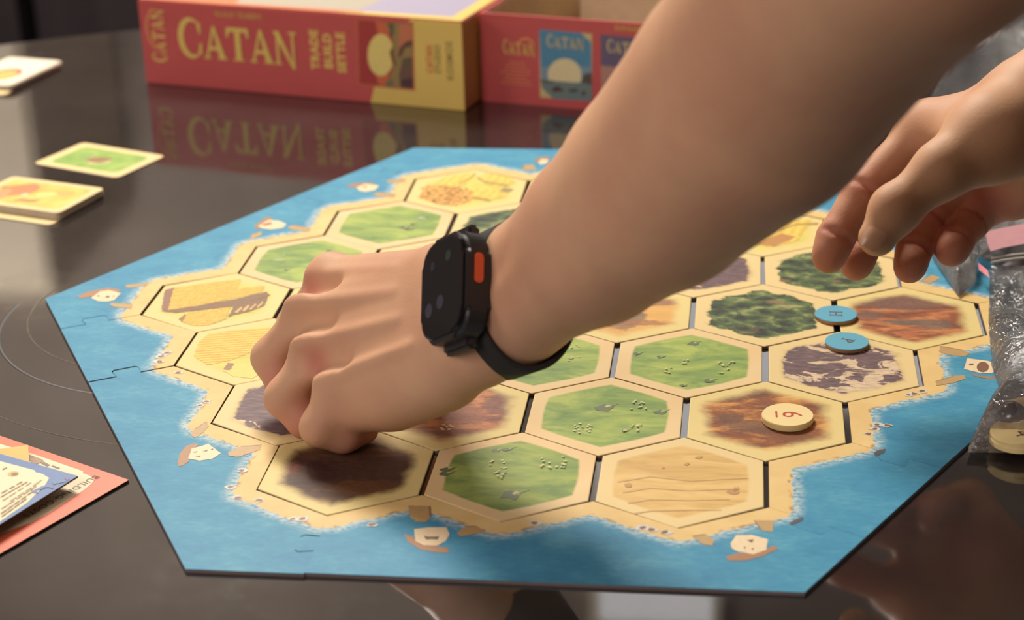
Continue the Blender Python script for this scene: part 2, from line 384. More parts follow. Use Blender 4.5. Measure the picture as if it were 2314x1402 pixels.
def rough(poly, amp=.0004, st=.0014):
    out = []
    for a, b in zip(poly, poly[1:] + poly[:1]):
        l = math.hypot(b[0]-a[0], b[1]-a[1]); n = max(1, int(l/st))
        for k in range(n):
            t = k/n; out.append((a[0]+(b[0]-a[0])*t + rng.uniform(-amp, amp), a[1]+(b[1]-a[1])*t + rng.uniform(-amp, amp)))
    return out
TILES = {}
def hex_tile(r, i, mat, label):
    c = TILEC[r, i]
    o = thing('hex_tile', label, 'game tile', (c[0], c[1], BZ), random.uniform(-.006, .006), 'terrain tiles of the island')
    pts = [(ST*math.cos(math.radians(30 + 60*k)), ST*math.sin(math.radians(30 + 60*k))) for k in range(6)]
    bm_obj('tile_board', bm_prism(pts, -0.00195, 0.0, 0, 1, 0.0005), [mat, M_card], o)
    TILES[r, i] = o; return o
def loc(r, i, px):
    c = TILEC[r, i]; return [tuple(at(x, y)[:2] - np.array(c)) for x, y in px]

KIND = {
 (0,0): ('b', 'dark brown clay tile in the bottom row, left of the green one, nearest the hand'),
 (0,1): ('p', 'shaded green pasture tile, middle of the bottom row'),
 (0,2): ('d', 'pale sandy desert tile at the right end of the bottom row'),
 (1,0): ('m', 'purple mountain tile under the fingertips at the left end of its row'),
 (1,1): ('b', 'red clay tile half under the heel of the hand'),
 (1,2): ('p', 'green pasture tile left of the clay tile with the number token'),
 (1,3): ('b', 'orange clay tile carrying the cream number token'),
 (2,0): ('w', 'yellow wheat tile with fine furrows left of the knuckles'),
 (2,1): ('f', 'forest tile hidden under the back of the hand'),
 (2,2): ('p', 'green pasture tile just below the watch strap'),
 (2,3): ('p', 'green pasture tile with sheep left of the pale purple mountain'),
 (2,4): ('m', 'purple mountain tile with cream peaks at the lower blue letter disc'),
 (3,0): ('w', 'wheat tile with a brown ditch across it, at the left corner of the island'),
 (3,1): ('w', 'wheat tile behind the knuckles, mostly hidden by the hand'),
 (3,2): ('m', 'mountain tile hidden under the watch'),
 (3,3): ('b', 'sandy orange clay tile with dark rock, half under the forearm'),
 (3,4): ('f', 'dark green forest tile left of the upper blue letter disc'),
 (3,5): ('b', 'brown clay tile right of the upper blue letter disc'),
 (4,0): ('p', 'green pasture tile right above the wheat tile with the ditch'),
 (4,1): ('d', 'pale beige desert tile behind the hand, left of the watch'),
 (4,2): ('f', 'forest tile hidden under the wrist'),
 (4,3): ('m', 'dark purple mountain tile just below the forearm'),
 (4,4): ('f', 'forest tile below the fingers of the right hand'),
 (5,0): ('p', 'green pasture tile left of the small forest by the watch'),
 (5,1): ('f', 'forest tile peeking out above the watch'),
 (5,2): ('m', 'mountain tile hidden behind the middle of the forearm'),
 (5,3): ('w', 'wheat tile between the forearm and the right index finger'),
 (6,0): ('w', 'golden wheat tile with haystacks at the far edge of the island'),
 (6,1): ('w', 'wheat tile hidden by the forearm in the far row'),
 (6,2): ('f', 'forest tile hidden by the forearm at the far right corner'),
}
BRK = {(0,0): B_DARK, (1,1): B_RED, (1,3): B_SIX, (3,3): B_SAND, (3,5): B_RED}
def SP(r, i, *L): return [(*loc(r, i, [(x, y)])[0], rx*1e-3, ry*1e-3, rt, c) for x, y, rx, ry, rt, c in L]
_dk, _dk2, _gr, _pu = rgb(106, 72, 54), rgb(84, 56, 48), rgb(110, 94, 84), rgb(122, 82, 74)
SPOTS = {(0,0): SP(0, 0, (720, 1075, 18, 15, .1, rgb(66, 44, 40)), (860, 1062, 22, 12, 0, rgb(78, 54, 44)), (640, 1060, 8, 7, .3, rgb(120, 66, 46)), (830, 1100, 18, 6, .1, rgb(100, 66, 44))),
 (1,1): SP(1, 1, (1130, 918, 9, 14, .2, _pu), (1060, 940, 10, 10, .3, rgb(150, 92, 70)), (940, 985, 20, 7, 0, rgb(120, 76, 60))),
 (1,3): SP(1, 3, (1705, 965, 16, 8, -.15, _dk), (1650, 945, 8, 6, .2, _dk), (1680, 893, 16, 6, .25, _dk), (1790, 985, 12, 7, 0, rgb(124, 78, 48)), (1735, 925, 6, 4, 0, _dk)),
 (3,3): SP(3, 3, (1425, 716, 9, 12, .1, _gr), (1410, 735, 8, 7, .2, rgb(140, 100, 78)), (1485, 684, 16, 5, .05, rgb(138, 100, 82)), (1455, 730, 14, 3.5, .0, rgb(160, 110, 76))),
 (3,5): SP(3, 5, (2040, 683, 26, 12, .05, rgb(118, 90, 80)), (2105, 733, 13, 7, -.1, _gr), (2040, 728, 10, 4, 0, _gr), (1965, 712, 8, 6, .2, rgb(116, 88, 78)), (2050, 756, 6, 4, 0, rgb(176, 104, 72)))}
for n_, ((r, i), (k, lab)) in enumerate(KIND.items()):
    s = 0.37 * n_ + 0.11
    if k == 'p': m = mat_pasture('pasture_print', s, 0.06 if (r, i) == (0,1) else 0.0)  # middle bottom tile printed darker to paint in the arm's shade
    elif k == 'w': m = mat_wheat('wheat_print', s)
    elif k == 'f': m = mat_forest('forest_print', s)
    elif k == 'm': m = mat_mountain('mountain_print', s, 0.06 if (r, i) in ((1,0), (4,3)) else -0.055)
    elif k == 'd': m = mat_desert('desert_print', 0.05*n_, 1 if (r, i) == (4,1) else 0)
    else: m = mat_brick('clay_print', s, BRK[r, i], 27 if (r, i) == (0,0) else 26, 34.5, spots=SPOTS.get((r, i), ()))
    hex_tile(r, i, m, lab)

# printed detail on the tiles
I_bush, I_bush2, I_fleck, I_sheep = ink(96, 106, 74), ink(112, 120, 84), ink(190, 186, 112), ink(214, 206, 150)
def pasture_marks(r, i, bushes, flocks):
    P = []
    for x, y, s in bushes:
        (cx, cy), = loc(r, i, [(x, y)])
        P.append((blob(cx, cy, 0.0032*s, 0.0026*s, .3, 9, .35), I_bush)); P.append((blob(cx+.0014*s, cy+.0012*s, 0.0012*s, 0.0010*s, 0, 7), I_fleck))
        P.append((strip([(cx+.001*s, cy), (cx+.0050*s, cy+.0036*s)], .0006*s, .0002), I_bush2))
    for x, y, w, h, n in flocks:
        for _ in range(n):
            (cx, cy), = loc(r, i, [(x + rng.uniform(-w, w), y + rng.uniform(-h, h))])
            P.append((blob(cx, cy, 0.0009, 0.0005, .4, 6), I_sheep)); P.append((blob(cx+.0004, cy-.0008, 0.0006, 0.0003, 0, 5), I_bush))
    if P: prints('printed_scrub', P, TILES[r, i])['kind'] = 'stuff'
pasture_marks(2, 3, [(1565, 777, 1.0), (1492, 808, .7), (1440, 800, .8), (1602, 862, 1.0), (1545, 872, .6)], [(1640, 832, 22, 14, 16), (1508, 838, 8, 7, 5), (1545, 820, 10, 5, 4)])
pasture_marks(1, 2, [(1365, 922, 1.4), (1492, 932, 1.0), (1412, 975, .6)], [(1318, 970, 20, 12, 14), (1445, 915, 20, 12, 9), (1430, 968, 20, 9, 7)])
pasture_marks(0, 1, [(1155, 1120, 1.7), (1120, 1020, .8), (1148, 1016, .8), (1010, 1062, 1.0), (1008, 1072, .9)], [(1125, 1055, 18, 20, 12), (1250, 1045, 28, 14, 14), (1130, 1075, 14, 8, 6)])
pasture_marks(2, 2, [(1190, 826, .8)], [(1295, 812, 16, 6, 6), (1298, 784, 12, 4, 4)])
pasture_marks(4, 0, [(745, 568, .7), (648, 610, .6)], [(640, 578, 3, 2, 2)])
pasture_marks(5, 0, [(912, 515, 1.1), (925, 518, .9), (935, 507, .6)], [(955, 494, 12, 4, 4)])
prints('printed_pond', [(blob(*loc(5, 0, [(953, 494)])[0], .0035, .0016, -.5, 9, .1), ink(168, 184, 150))], TILES[5, 0], 0.0002)
prints('printed_pond', [(blob(*loc(4, 0, [(630, 589)])[0], .0042, .0013, .05, 9, .1), ink(176, 190, 140))], TILES[4, 0], 0.0002)

def stripe_mat(name, c0, c1, scale, rot, dist=1.5):
    g = G(name); v = g.mp((1, 1, 1), (0, 0, rot)); w = g.wave(scale, v, dist, 3.0); n = g.noise(180, detail=4)
    f = g.ma('ADD', g.ma('MULTIPLY', w, 0.6), g.ma('MULTIPLY', n, 0.4)); g.color(g.ramp(f, [(0.3, c0), (0.62, c1)])); return finish(g)
M_w1 = stripe_mat('wheat_rows', rgb(196, 150, 60), rgb(234, 196, 92), 130, 0.9, 4)
M_w2 = stripe_mat('wheat_furrows', rgb(206, 158, 66), rgb(236, 200, 96), 100, 1.35, 2)
M_w3 = stripe_mat('haystack_field', rgb(186, 130, 62), rgb(226, 176, 92), 60, 0.4, 9)
M_w4 = stripe_mat('ripe_wheat', rgb(222, 184, 84), rgb(236, 202, 100), 50, 0.2, 4)
I_ditch, I_straw, I_soil = ink(128, 90, 56), ink(208, 168, 96), ink(150, 104, 62)
prints('printed_fields', [(rough(q_), m_) for q_, m_ in [
  (loc(3, 0, [(365, 700), (372, 656), (395, 650), (392, 706)]), ink(142, 96, 70)),
  (loc(3, 0, [(380, 702), (392, 652), (470, 640), (545, 632), (528, 675), (455, 690)]), M_w1),
  (loc(3, 0, [(530, 658), (545, 652), (600, 646), (592, 660), (525, 676)]), M_w1),
  (loc(3, 0, [(362, 704), (455, 690), (530, 677), (600, 660), (612, 668), (530, 692), (400, 708)]), I_ditch),
  (loc(3, 0, [(405, 722), (418, 710), (430, 728), (412, 730)]), I_soil),
  (loc(3, 0, [(412, 729), (425, 708), (520, 694), (510, 722), (470, 736), (440, 738)]), M_w1),
  (loc(3, 0, [(515, 718), (530, 690), (605, 672), (598, 692), (560, 706), (530, 712)]), I_ditch)]
  + [(loc(3, 0, [(530+k*16, 706-k*3), (545+k*16, 694-k*4), (548+k*16, 697-k*4), (536+k*16, 709-k*4)]), I_straw) for k in range(4)]], TILES[3, 0])
prints('printed_fields', [(rough(q_), m_) for q_, m_ in [
  (loc(2, 0, [(438, 806), (448, 775), (470, 756), (520, 748), (610, 741), (600, 770), (560, 800), (520, 815), (470, 826)]), M_w2),
  (loc(2, 0, [(500, 838), (520, 822), (560, 820), (600, 838), (570, 856), (530, 852)]), ink(206, 196, 90)),
  (loc(2, 0, [(505, 836), (514, 820), (530, 822), (520, 838)]), I_soil)]
  + [(loc(2, 0, [(575 + k*4, 832 - 6*k), (588 + k*5, 775), (592 + k*5, 776), (581 + k*5, 832 - 6*k)]), I_soil) for k in range(6)]], TILES[2, 0])
prints('printed_fields', [(rough(q_), m_) for q_, m_ in [
  (loc(6, 0, [(945, 447), (965, 418), (1035, 426), (1070, 432), (1065, 455), (1030, 466), (990, 462)]), M_w3),
  (loc(6, 0, [(980, 418), (1010, 398), (1065, 392), (1060, 405), (1040, 424)]), M_w4),
  (loc(6, 0, [(1085, 405), (1100, 392), (1150, 400), (1168, 415), (1120, 424)]), M_w4),
  (loc(6, 0, [(1065, 445), (1075, 425), (1130, 430), (1150, 440), (1110, 452)]), M_w4),
  (loc(6, 0, [(990, 420), (1040, 424), (1046, 428), (992, 424)]), ink(176, 136, 66)),
  (loc(6, 0, [(1070, 444), (1110, 452), (1108, 456), (1068, 449)]), ink(176, 136, 66)),
  (loc(6, 0, strip([(1035, 425), (1042, 412), (1062, 404), (1075, 392)], 3)), ink(178, 138, 72)),
  (loc(6, 0, [(1125, 433), (1140, 424), (1162, 428), (1148, 436)]), ink(158, 138, 84)),
  (loc(6, 0, strip([(1080, 402), (1096, 412), (1150, 420)], 4)), ink(170, 140, 80))]
  + [(blob(*loc(6, 0, [(955 + rng.uniform(0, 100), 430 + rng.uniform(-6, 28))])[0], .0012, .0010), I_soil) for _ in range(24)]], TILES[6, 0])
prints('printed_fields', [(rough(q_), m_) for q_, m_ in [
  (loc(5, 3, [(1690, 545), (1740, 505), (1835, 496), (1800, 545), (1740, 560)]), M_w4),
  (loc(5, 3, [(1700, 552), (1765, 528), (1800, 536), (1750, 558)]), ink(190, 136, 74)),
  (loc(5, 3, strip([(1760, 520), (1800, 508), (1850, 506)], 4)), ink(176, 140, 72))]], TILES[5, 3])
prints('printed_fields', [(rough(q_), m_) for q_, m_ in [(loc(3, 1, [(680, 720), (700, 660), (780, 640), (860, 660), (840, 720)]), M_w2)]], TILES[3, 1])
prints('printed_pebbles', [(blob(*loc(1, 1, [(1010 + rng.uniform(-12, 18), 966 + rng.uniform(-6, 6))])[0], .0010, .0009), ink(226, 206, 172)) for _ in range(9)], TILES[1, 1])['kind'] = 'stuff'
prints('printed_dunes', [(loc(0, 2, strip([(1395 + 12*k, 1090 + 24*k), (1470, 1078 + 26*k), (1560, 1088 + 22*k), (1690 - 20*k, 1082 + 24*k)], 3, 1)), ink(200, 164, 102)) for k in range(4)]
  + [(blob(*loc(0, 2, [p])[0], .0022*s, .0020*s, .3, 8, .4), ink(184, 140, 88)) for p, s in (((1658, 1112), 1.2), ((1580, 1035), .8), ((1552, 1050), .6), ((1420, 1098), .8), ((1498, 1058), .5))]
  + [(loc(0, 2, strip([(1658, 1112), (1664 + 9*math.cos(a), 1108 + 9*math.sin(a))], 1.6, .4)), ink(166, 122, 78)) for a in (3.6, 4.4, 5.2, 5.9)], TILES[0, 2])

# ------------------------------------------------------------------ board : sea frame of interlocking pieces
from mathutils.geometry import delaunay_2d_cdt
S0 = 45.6e-3
def inner_outline():
    L, Rr = [], []
    for r in range(6, -1, -1):
        y = (r - 3) * RH
        L += [(GX[r][0], y + S0/2), (GX[r][0], y - S0/2)]
        Rr += [(GX[r][-1], y + S0/2), (GX[r][-1], y - S0/2)]
    bot = []
    for i in range(NR[0]):
        c = TILEC[0, i][0]; bot.append((c, -3*RH - S0))
        if i < NR[0] - 1: bot.append((GX[0][i+1], -3*RH - S0/2))
    top = []
    for i in range(NR[6]):
        c = TILEC[6, i][0]; top.append((c, 3*RH + S0))
        if i < NR[6] - 1: top.append((GX[6][i+1], 3*RH + S0/2))
    return L, bot, Rr, top
IL, IB, IR, IT = inner_outline()
INNER = IL + IB + IR[::-1] + IT[::-1]                     # counter-clockwise, starting at the far left corner
OA, OB, OC, OD, OE, OF = (-.1352, .2985), (-.3108, -.0022), (-.1358, -.3020), (.1378, -.3010), (.3120, 0.0), (.1370, .2990)
OUT = [OA, OB, OC, OD, OE, OF]
_seg = np.array([(INNER[k], INNER[(k+1) % len(INNER)]) for k in range(len(INNER))])
def coast_of(P):
    P = np.asarray(P, float); a = _seg[:, 0]; d = _seg[:, 1] - a
    t = np.clip(((P[:, None] - a) * d).sum(2) / (d*d).sum(1), 0, 1)
    return np.sqrt((((a + d * t[..., None]) - P[:, None])**2).sum(2)).min(1) * 1000
def cross_out(p, ang):
    "where a ray from p leaves the outer outline: point and edge number"
    d = np.array([math.cos(math.radians(ang)), math.sin(math.radians(ang))]); best = None
    for k in range(6):
        a = np.array(OUT[k]); b = np.array(OUT[(k+1) % 6]); e = b - a
        M = np.array([[d[0], -e[0]], [d[1], -e[1]]])
        if abs(np.linalg.det(M)) < 1e-9: continue
        t, s = np.linalg.solve(M, a - np.array(p))
        if t > 0 and 0 <= s <= 1 and (best is None or t < best[0]): best = (t, k, tuple(np.array(p) + d*t))
    return best
def joint(idx, ang):
    p = np.array(INNER[idx]); t, k, q = cross_out(p, ang)
    d = np.array([math.cos(math.radians(ang)), math.sin(math.radians(ang))]); e = np.array([d[1], -d[0]])
    a, h = 0.0185, 0.0088
    path = [p, p + d*a, p + d*(a-.0006) + e*(h-.002), p + d*(a+.0012) + e*h, p + d*(a+.0130) + e*h, p + d*(a+.0145) + e*(h-.002), p + d*(a+.0132), np.array(q)]
    return idx, k, [tuple(x) for x in path]
def find(pt): return int(np.argmin([(v[0]-pt[0])**2 + (v[1]-pt[1])**2 for v in INNER]))
JT = [joint(find(IL[1-1]), 150), joint(find(IL[2]), 150), joint(find(IL[7]), 210), joint(find(IL[9]), 210), joint(find(IB[0]), 270),
      joint(find(IR[13]), 330), joint(find(IR[11]), 330), joint(find(IR[6]), 30), joint(find(IR[4]), 30), joint(find(IT[-1]), 90)]
g = G('sea_frame_print', 0.5, 0.22)
cd = g.attr('coast')
cn = g.ma('ADD', cd, g.ma('MULTIPLY', g.ma('SUBTRACT', g.noise(75, detail=4, rough=0.65), 0.5), 7.0))
n1 = g.noise(28, g.mp((1, 1.6, 1), (0, 0, .6)), 5, 0.65); n2 = g.noise(160, g.mp((1, 2.5, 1), (0, 0, .9)), 4, 0.7)
sea = g.ramp(g.ma('ADD', g.ma('MULTIPLY', n1, .6), g.ma('MULTIPLY', n2, .4)), [(0.36, rgb(56, 132, 170)), (0.52, rgb(68, 146, 178)), (0.68, rgb(94, 164, 186))])
foam = g.ma('MULTIPLY', g.step(g.noise(260, g.mp((1, 2, 1), (0, 0, .7)), 4, 0.75), 0.36, 0.60), g.ma('SUBTRACT', 1.0, g.step(cn, 11.5, 18.5)))
sea = g.mix(g.ma('MULTIPLY', foam, 0.88), sea, rgb(206, 214, 206))
sand = g.ramp(g.noise(60, detail=4), [(0.3, rgb(222, 186, 120)), (0.7, rgb(231, 200, 136))])
sand = g.mix(g.ma('MULTIPLY', g.step(cn, 8.5, 10.6), g.step(g.noise(120, detail=3), .5, .62)), sand, rgb(176, 138, 88))
g.color(g.mix(g.step(cn, 10.6, 11.6), sand, sea)); M_sea = g.m

def frame_piece(poly, label, shift):
    cx = sum(p[0] for p in poly) / len(poly); cy = sum(p[1] for p in poly) / len(poly)
    o = thing('sea_frame_piece', label, 'game board piece', (cx + shift[0]*1e-3, cy + shift[1]*1e-3, BZ), 0, 'interlocking sea frame pieces')
    n = len(poly); P = [Vector(p) for p in poly]
    x0, x1 = min(p[0] for p in poly), max(p[0] for p in poly); y0, y1 = min(p[1] for p in poly), max(p[1] for p in poly)
    pa = np.array(poly); st = 0.004; Q = []
    for i, y in enumerate(np.arange(y0, y1, st * .866)):
        for x in np.arange(x0 + (st/2 if i % 2 else 0), x1, st):
            a, b = pa, np.roll(pa, -1, 0)
            cr = ((a[:, 1] > y) != (b[:, 1] > y)) & (x < (b[:, 0]-a[:, 0]) * (y-a[:, 1]) / (b[:, 1]-a[:, 1] + 1e-15) + a[:, 0])
            if cr.sum() % 2 == 0: continue
            d = b - a; t = np.clip(((np.array([x, y]) - a) * d).sum(1) / (d*d).sum(1), 0, 1)
            if (((a + d*t[:, None]) - np.array([x, y]))**2).sum(1).min() > (st*.45)**2: Q.append(Vector((x, y)))
    vs, es, fs, ov, oe, of = delaunay_2d_cdt(P + Q, [], [list(range(n))], 1, 1e-6)
    nv = len(vs); V = [(v[0]-cx, v[1]-cy, 0.0) for v in vs]; F = [tuple(f) for f in fs]; mi = [0]*len(F)
    b0 = len(V); V += [(p[0]-cx, p[1]-cy, -0.0003) for p in poly]; V += [(p[0]-cx, p[1]-cy, -0.00195) for p in poly]
    V += [(p[0]-cx, p[1]-cy, 0.0) for p in poly]
    for k in range(n):
        j = (k+1) % n
        F += [(b0+2*n+k, b0+k, b0+j, b0+2*n+j), (b0+k, b0+n+k, b0+n+j, b0+j)]; mi += [0, 1]
    F.append(tuple(b0+n+k for k in range(n))[::-1]); mi.append(1)
    ob = mesh_obj('frame_board', V, F, [M_sea, M_card], o, mi)
    at_ = ob.data.attributes.new('coast', 'FLOAT', 'POINT')
    at_.data.foreach_set('value', coast_of([(v[0]+cx, v[1]+cy) for v in V]).astype(np.float32))
    return o, (cx, cy)
FLAB = ['sea frame piece at the far left, between the cards and the golden wheat tile', 'sea frame corner piece at the left, pointing at the arcs painted on the glass',
        'short sea frame piece left of the furrowed wheat tile', 'sea frame corner piece at the bottom left beside the building cost cards',
        'sea frame corner piece along the bottom edge, below the desert tile', 'short sea frame piece right of the desert tile, with two drifting logs',
        'sea frame piece at the right, running under the bag of tokens', 'short sea frame piece at the right under the plastic bags',
        'sea frame corner piece at the far right, mostly hidden by the forearm', 'sea frame corner piece along the far edge, nearest the boxes']
SH = [(-.35, .9), (-.3, .55), (-.1, -.15), (.7, -1.5), (.7, -.7), (.8, -.5), (.9, -.2), (.7, .2), (.5, .5), (0, .6)]
FP = []
NI = len(INNER)
for a in range(10):
    i0, k0, p0 = JT[a]; i1, k1, p1 = JT[(a+1) % 10]
    poly = list(p0)                                       # inner vertex -> outer edge along joint a
    k = k0
    while k != k1: k = (k + 1) % 6; poly.append(OUT[k])   # outer corners passed on the way
    poly += p1[::-1]                                      # back in along the next joint
    j = i1
    while True:
        j = (j - 1) % NI
        if j == i0: break
        poly.append(INNER[j])
    FP.append(frame_piece(poly, FLAB[a], SH[a]))
def fl(k, px): c = np.array(FP[k][1]); return [tuple(at(x, y)[:2] - c) for x, y in px]
I_sail, I_hull, I_hulld, I_pier, I_pierd, I_mark, I_log = ink(232, 208, 168), ink(168, 120, 80), ink(128, 88, 64), ink(186, 152, 100), ink(148, 116, 80), ink(120, 92, 62), ink(84, 78, 76)
def ship(k, hull, sail, marks=(), mk=None):
    prints('printed_ship', [(rough(fl(k, hull), .0002), I_hull), (rough(fl(k, sail), .00012), I_sail)] + [(fl(k, m), mk or I_mark) for m in marks], FP[k][0])
def pier(k, *polys):
    P = []
    for p in polys:
        P.append((rough(fl(k, p), .0003), I_pier)); c = np.mean(p, axis=0)
        P.append((fl(k, [p[0], p[1], tuple(np.array(p[1])*.82 + c*.18), tuple(np.array(p[0])*.82 + c*.18)]), I_pierd))
    prints('printed_pier', P, FP[k][0])
ship(1, [(176, 671), (200, 660), (245, 652), (272, 656), (270, 661), (240, 668), (205, 672), (182, 676)],
     [(206, 675), (226, 660), (246, 657), (274, 664), (258, 680), (243, 683), (222, 682)], [[(238, 672), (246, 669), (249, 674), (241, 675)], [(254, 671), (258, 669), (259, 673)], [(218, 671), (224, 668), (226, 672)]])
pier(1, [(332, 640), (288, 645), (282, 650), (296, 652), (334, 645)], [(300, 688), (258, 686), (247, 689), (256, 695), (298, 699)])
ship(0, [(782, 423), (800, 416), (830, 414), (852, 416), (836, 421), (812, 426)], [(806, 425), (826, 417), (858, 421), (848, 431), (826, 435), (812, 432)], [[(820, 424), (828, 421), (828, 426)]])
pier(0, [(918, 405), (880, 408), (872, 412), (884, 415), (916, 413)], [(896, 440), (854, 436), (842, 441), (856, 446), (892, 448)])
ship(1, [(576, 512), (590, 500), (606, 491), (618, 495), (600, 504), (588, 518), (578, 518)], [(584, 512), (608, 498), (634, 501), (648, 508), (640, 516), (612, 520), (592, 517)], [[(592, 508), (612, 503), (616, 508), (598, 512)]], ink(186, 96, 60))
pier(1, [(702, 516), (664, 510), (650, 515), (662, 521), (700, 525)], [(590, 524), (572, 530), (563, 542), (574, 541), (592, 532)])
ship(3, [(400, 1042), (406, 1022), (420, 1005), (440, 999), (448, 1003), (432, 1016), (426, 1040), (412, 1050), (402, 1052)],
     [(424, 1034), (432, 1012), (470, 1001), (498, 1022), (478, 1035), (450, 1039)], [[(434, 1022), (444, 1017), (445, 1020)], [(456, 1018), (468, 1014), (467, 1018)], [(438, 1031), (452, 1027), (452, 1030)], [(474, 1014), (480, 1011), (481, 1015)]])
pier(3, [(466, 950), (440, 966), (428, 978), (436, 986), (448, 984), (470, 962)], [(590, 1003), (545, 1006), (514, 1020), (516, 1029), (540, 1030), (586, 1014)])
ship(4, [(910, 1206), (935, 1214), (985, 1234), (1012, 1238), (1010, 1248), (985, 1248), (945, 1240), (918, 1222)],
     [(933, 1195), (970, 1191), (1006, 1191), (1013, 1206), (1004, 1222), (985, 1232), (955, 1231), (936, 1222)], [[(955, 1210), (964, 1212), (980, 1212), (990, 1211), (986, 1219), (972, 1218), (960, 1219)]])
pier(4, [(970, 1142), (972, 1168), (960, 1178), (936, 1178), (922, 1166), (920, 1142)], [(1075, 1188), (1050, 1188), (1030, 1203), (1036, 1211), (1060, 1208), (1090, 1202)])
ship(4, [(1636, 1258), (1660, 1250), (1710, 1248), (1745, 1232), (1754, 1240), (1720, 1256), (1680, 1266), (1644, 1266)],
     [(1648, 1226), (1660, 1209), (1695, 1208), (1732, 1218), (1728, 1242), (1700, 1252), (1664, 1246), (1650, 1238)], [[(1676, 1235), (1682, 1235), (1680, 1241)], [(1694, 1238), (1700, 1238), (1698, 1244)], [(1684, 1220), (1700, 1218), (1696, 1226)]])
pier(4, [(1700, 1175), (1716, 1198), (1742, 1202), (1746, 1176)], [(1560, 1210), (1590, 1206), (1612, 1222), (1606, 1231), (1586, 1230)])
ship(6, [(2186, 838), (2200, 848), (2240, 852), (2290, 842), (2280, 852), (2230, 857), (2196, 850)], [(2174, 834), (2182, 810), (2230, 816), (2262, 830), (2236, 844), (2212, 844)],
     [[(2217 + 14*math.cos(a), 830 + 12*math.sin(a)) for a in np.arange(0, 6.28, .5)], [(2186, 822), (2196, 822), (2196, 826), (2186, 826)]], I_hulld)
pier(6, [(2120, 782), (2168, 790), (2188, 798), (2176, 806), (2140, 802), (2118, 796)], [(2110, 862), (2150, 850), (2176, 848), (2178, 856), (2150, 866), (2112, 872)])
ship(7, [(2140, 632), (2150, 640), (2180, 652), (2176, 656), (2150, 648)], [(2140, 624), (2162, 618), (2188, 640), (2170, 644)], [])
pier(7, [(2075, 636), (2100, 622), (2124, 628), (2100, 642)])
ship(9, [(1206, 365), (1214, 358), (1236, 355), (1246, 360), (1220, 368)], [(1216, 368), (1224, 360), (1240, 362), (1236, 370), (1222, 373)])
pier(9, [(1180, 386), (1183, 374), (1204, 373), (1213, 385)])
pr = lambda k, pts: prints('printed_log', [(fl(k, p), I_log) for p in pts], FP[k][0])
pr(5, [[(1970, 1024), (1982, 1016), (1998, 1014), (1994, 1022), (1976, 1032)]]); pr(4, [[(1780, 1182), (1792, 1174), (1812, 1168), (1810, 1176), (1786, 1186)]])
def rocks(k, pts, s=1.0):
    P = []
    for x, y in pts:
        (cx, cy), = fl(k, [(x, y)]); P.append((blob(cx, cy, .0028*s, .0022*s, 0, 8, .3), ink(206, 204, 192))); P.append((blob(cx, cy, .0017*s, .0013*s, .3, 7, .35), I_hulld))
    prints('printed_rocks', P, FP[k][0])['kind'] = 'stuff'
rocks(3, [(520, 1098), (535, 1123), (585, 1128), (660, 1170), (682, 1170), (545, 1062), (838, 1183)], 1.0)
rocks(2, [(372, 800), (365, 806), (360, 818), (378, 798)], 1.1); rocks(3, [(452, 914), (466, 905), (402, 840)], .9)
rocks(6, [(2050, 893), (2062, 890), (2080, 884), (1972, 970), (1978, 960), (2000, 962)], 1.0); rocks(5, [(1960, 980)], 1.0); rocks(4, [(1448, 1192), (1470, 1196), (1500, 1202), (1205, 1182)], 1.1)

# ------------------------------------------------------------------ letter shapes used by the printing
def _c(): 
    P, n = [], 26; out, inn = [], []
    for k in range(n + 1):
        a = math.radians(42 + (318 - 42) * k / n)
        out.append((.52 + .50*math.cos(a), .5 + .5*math.sin(a))); inn.append((.60 + .36*math.cos(a), .5 + .41*math.sin(a)))
    for k in range(n): P.append([out[k], out[k+1], inn[k+1], inn[k]])
    P.append([(.86, .62), (.93, .62), (.93, .92), (.80, .80)]); P.append([(.86, .38), (.95, .40), (.92, .10), (.80, .18)])
    return P
GLY = {'C': (_c(), .95),
 'A': ([[(.08, 0), (.19, 0), (.52, .88), (.46, 1)], [(.46, 1), (.56, 1), (.98, 0), (.70, 0)], [(.26, .27), (.74, .27), (.70, .38), (.30, .38)],
        [(-.02, 0), (.32, 0), (.28, .055), (.03, .055)], [(.58, 0), (1.06, 0), (1.02, .055), (.66, .055)]], 1.05),
 'T': ([[(.37, 0), (.63, 0), (.61, 1), (.39, 1)], [(.0, .88), (1.0, .88), (.98, 1), (.02, 1)], [(.0, .70), (.07, .70), (.16, .9), (.0, .9)], [(1.0, .70), (.93, .70), (.84, .9), (1.0, .9)], [(.22, 0), (.78, 0), (.66, .06), (.34, .06)]], 1.0),
 'N': ([[(.12, 0), (.23, 0), (.23, .95), (.12, .95)], [(.0, 1), (.26, 1), (.90, -.10), (.82, -.14)], [(.80, -.08), (.90, -.1), (.90, 1), (.80, 1)], [(0, 0), (.36, 0), (.28, .06), (.07, .06)], [(.66, .94), (1.04, .94), (1.0, 1), (.70, 1)]], 1.04),
 'H': ([[(.1, 0), (.26, 0), (.26, 1), (.1, 1)], [(.74, 0), (.9, 0), (.9, 1), (.74, 1)], [(.2, .45), (.8, .45), (.8, .54), (.2, .54)]] + [[(x, y), (x+.36, y), (x+.36, y+.06), (x, y+.06)] for x in (0, .64) for y in (0, .94)], 1.0),
 'P': ([[(.12, 0), (.28, 0), (.28, 1), (.12, 1)], [(0, 0), (.42, 0), (.42, .06), (0, .06)], [(0, .94), (.3, .94), (.3, 1), (0, 1)]]
        + [[(.28 + .42*math.sin(a), .72 + .28*math.cos(a)), (.28 + .42*math.sin(a+.35), .72 + .28*math.cos(a+.35)), (.28 + .27*math.sin(a+.35), .72 + .21*math.cos(a+.35)), (.28 + .27*math.sin(a), .72 + .21*math.cos(a))] for a in np.arange(0, 3.1, .35)], .8)}
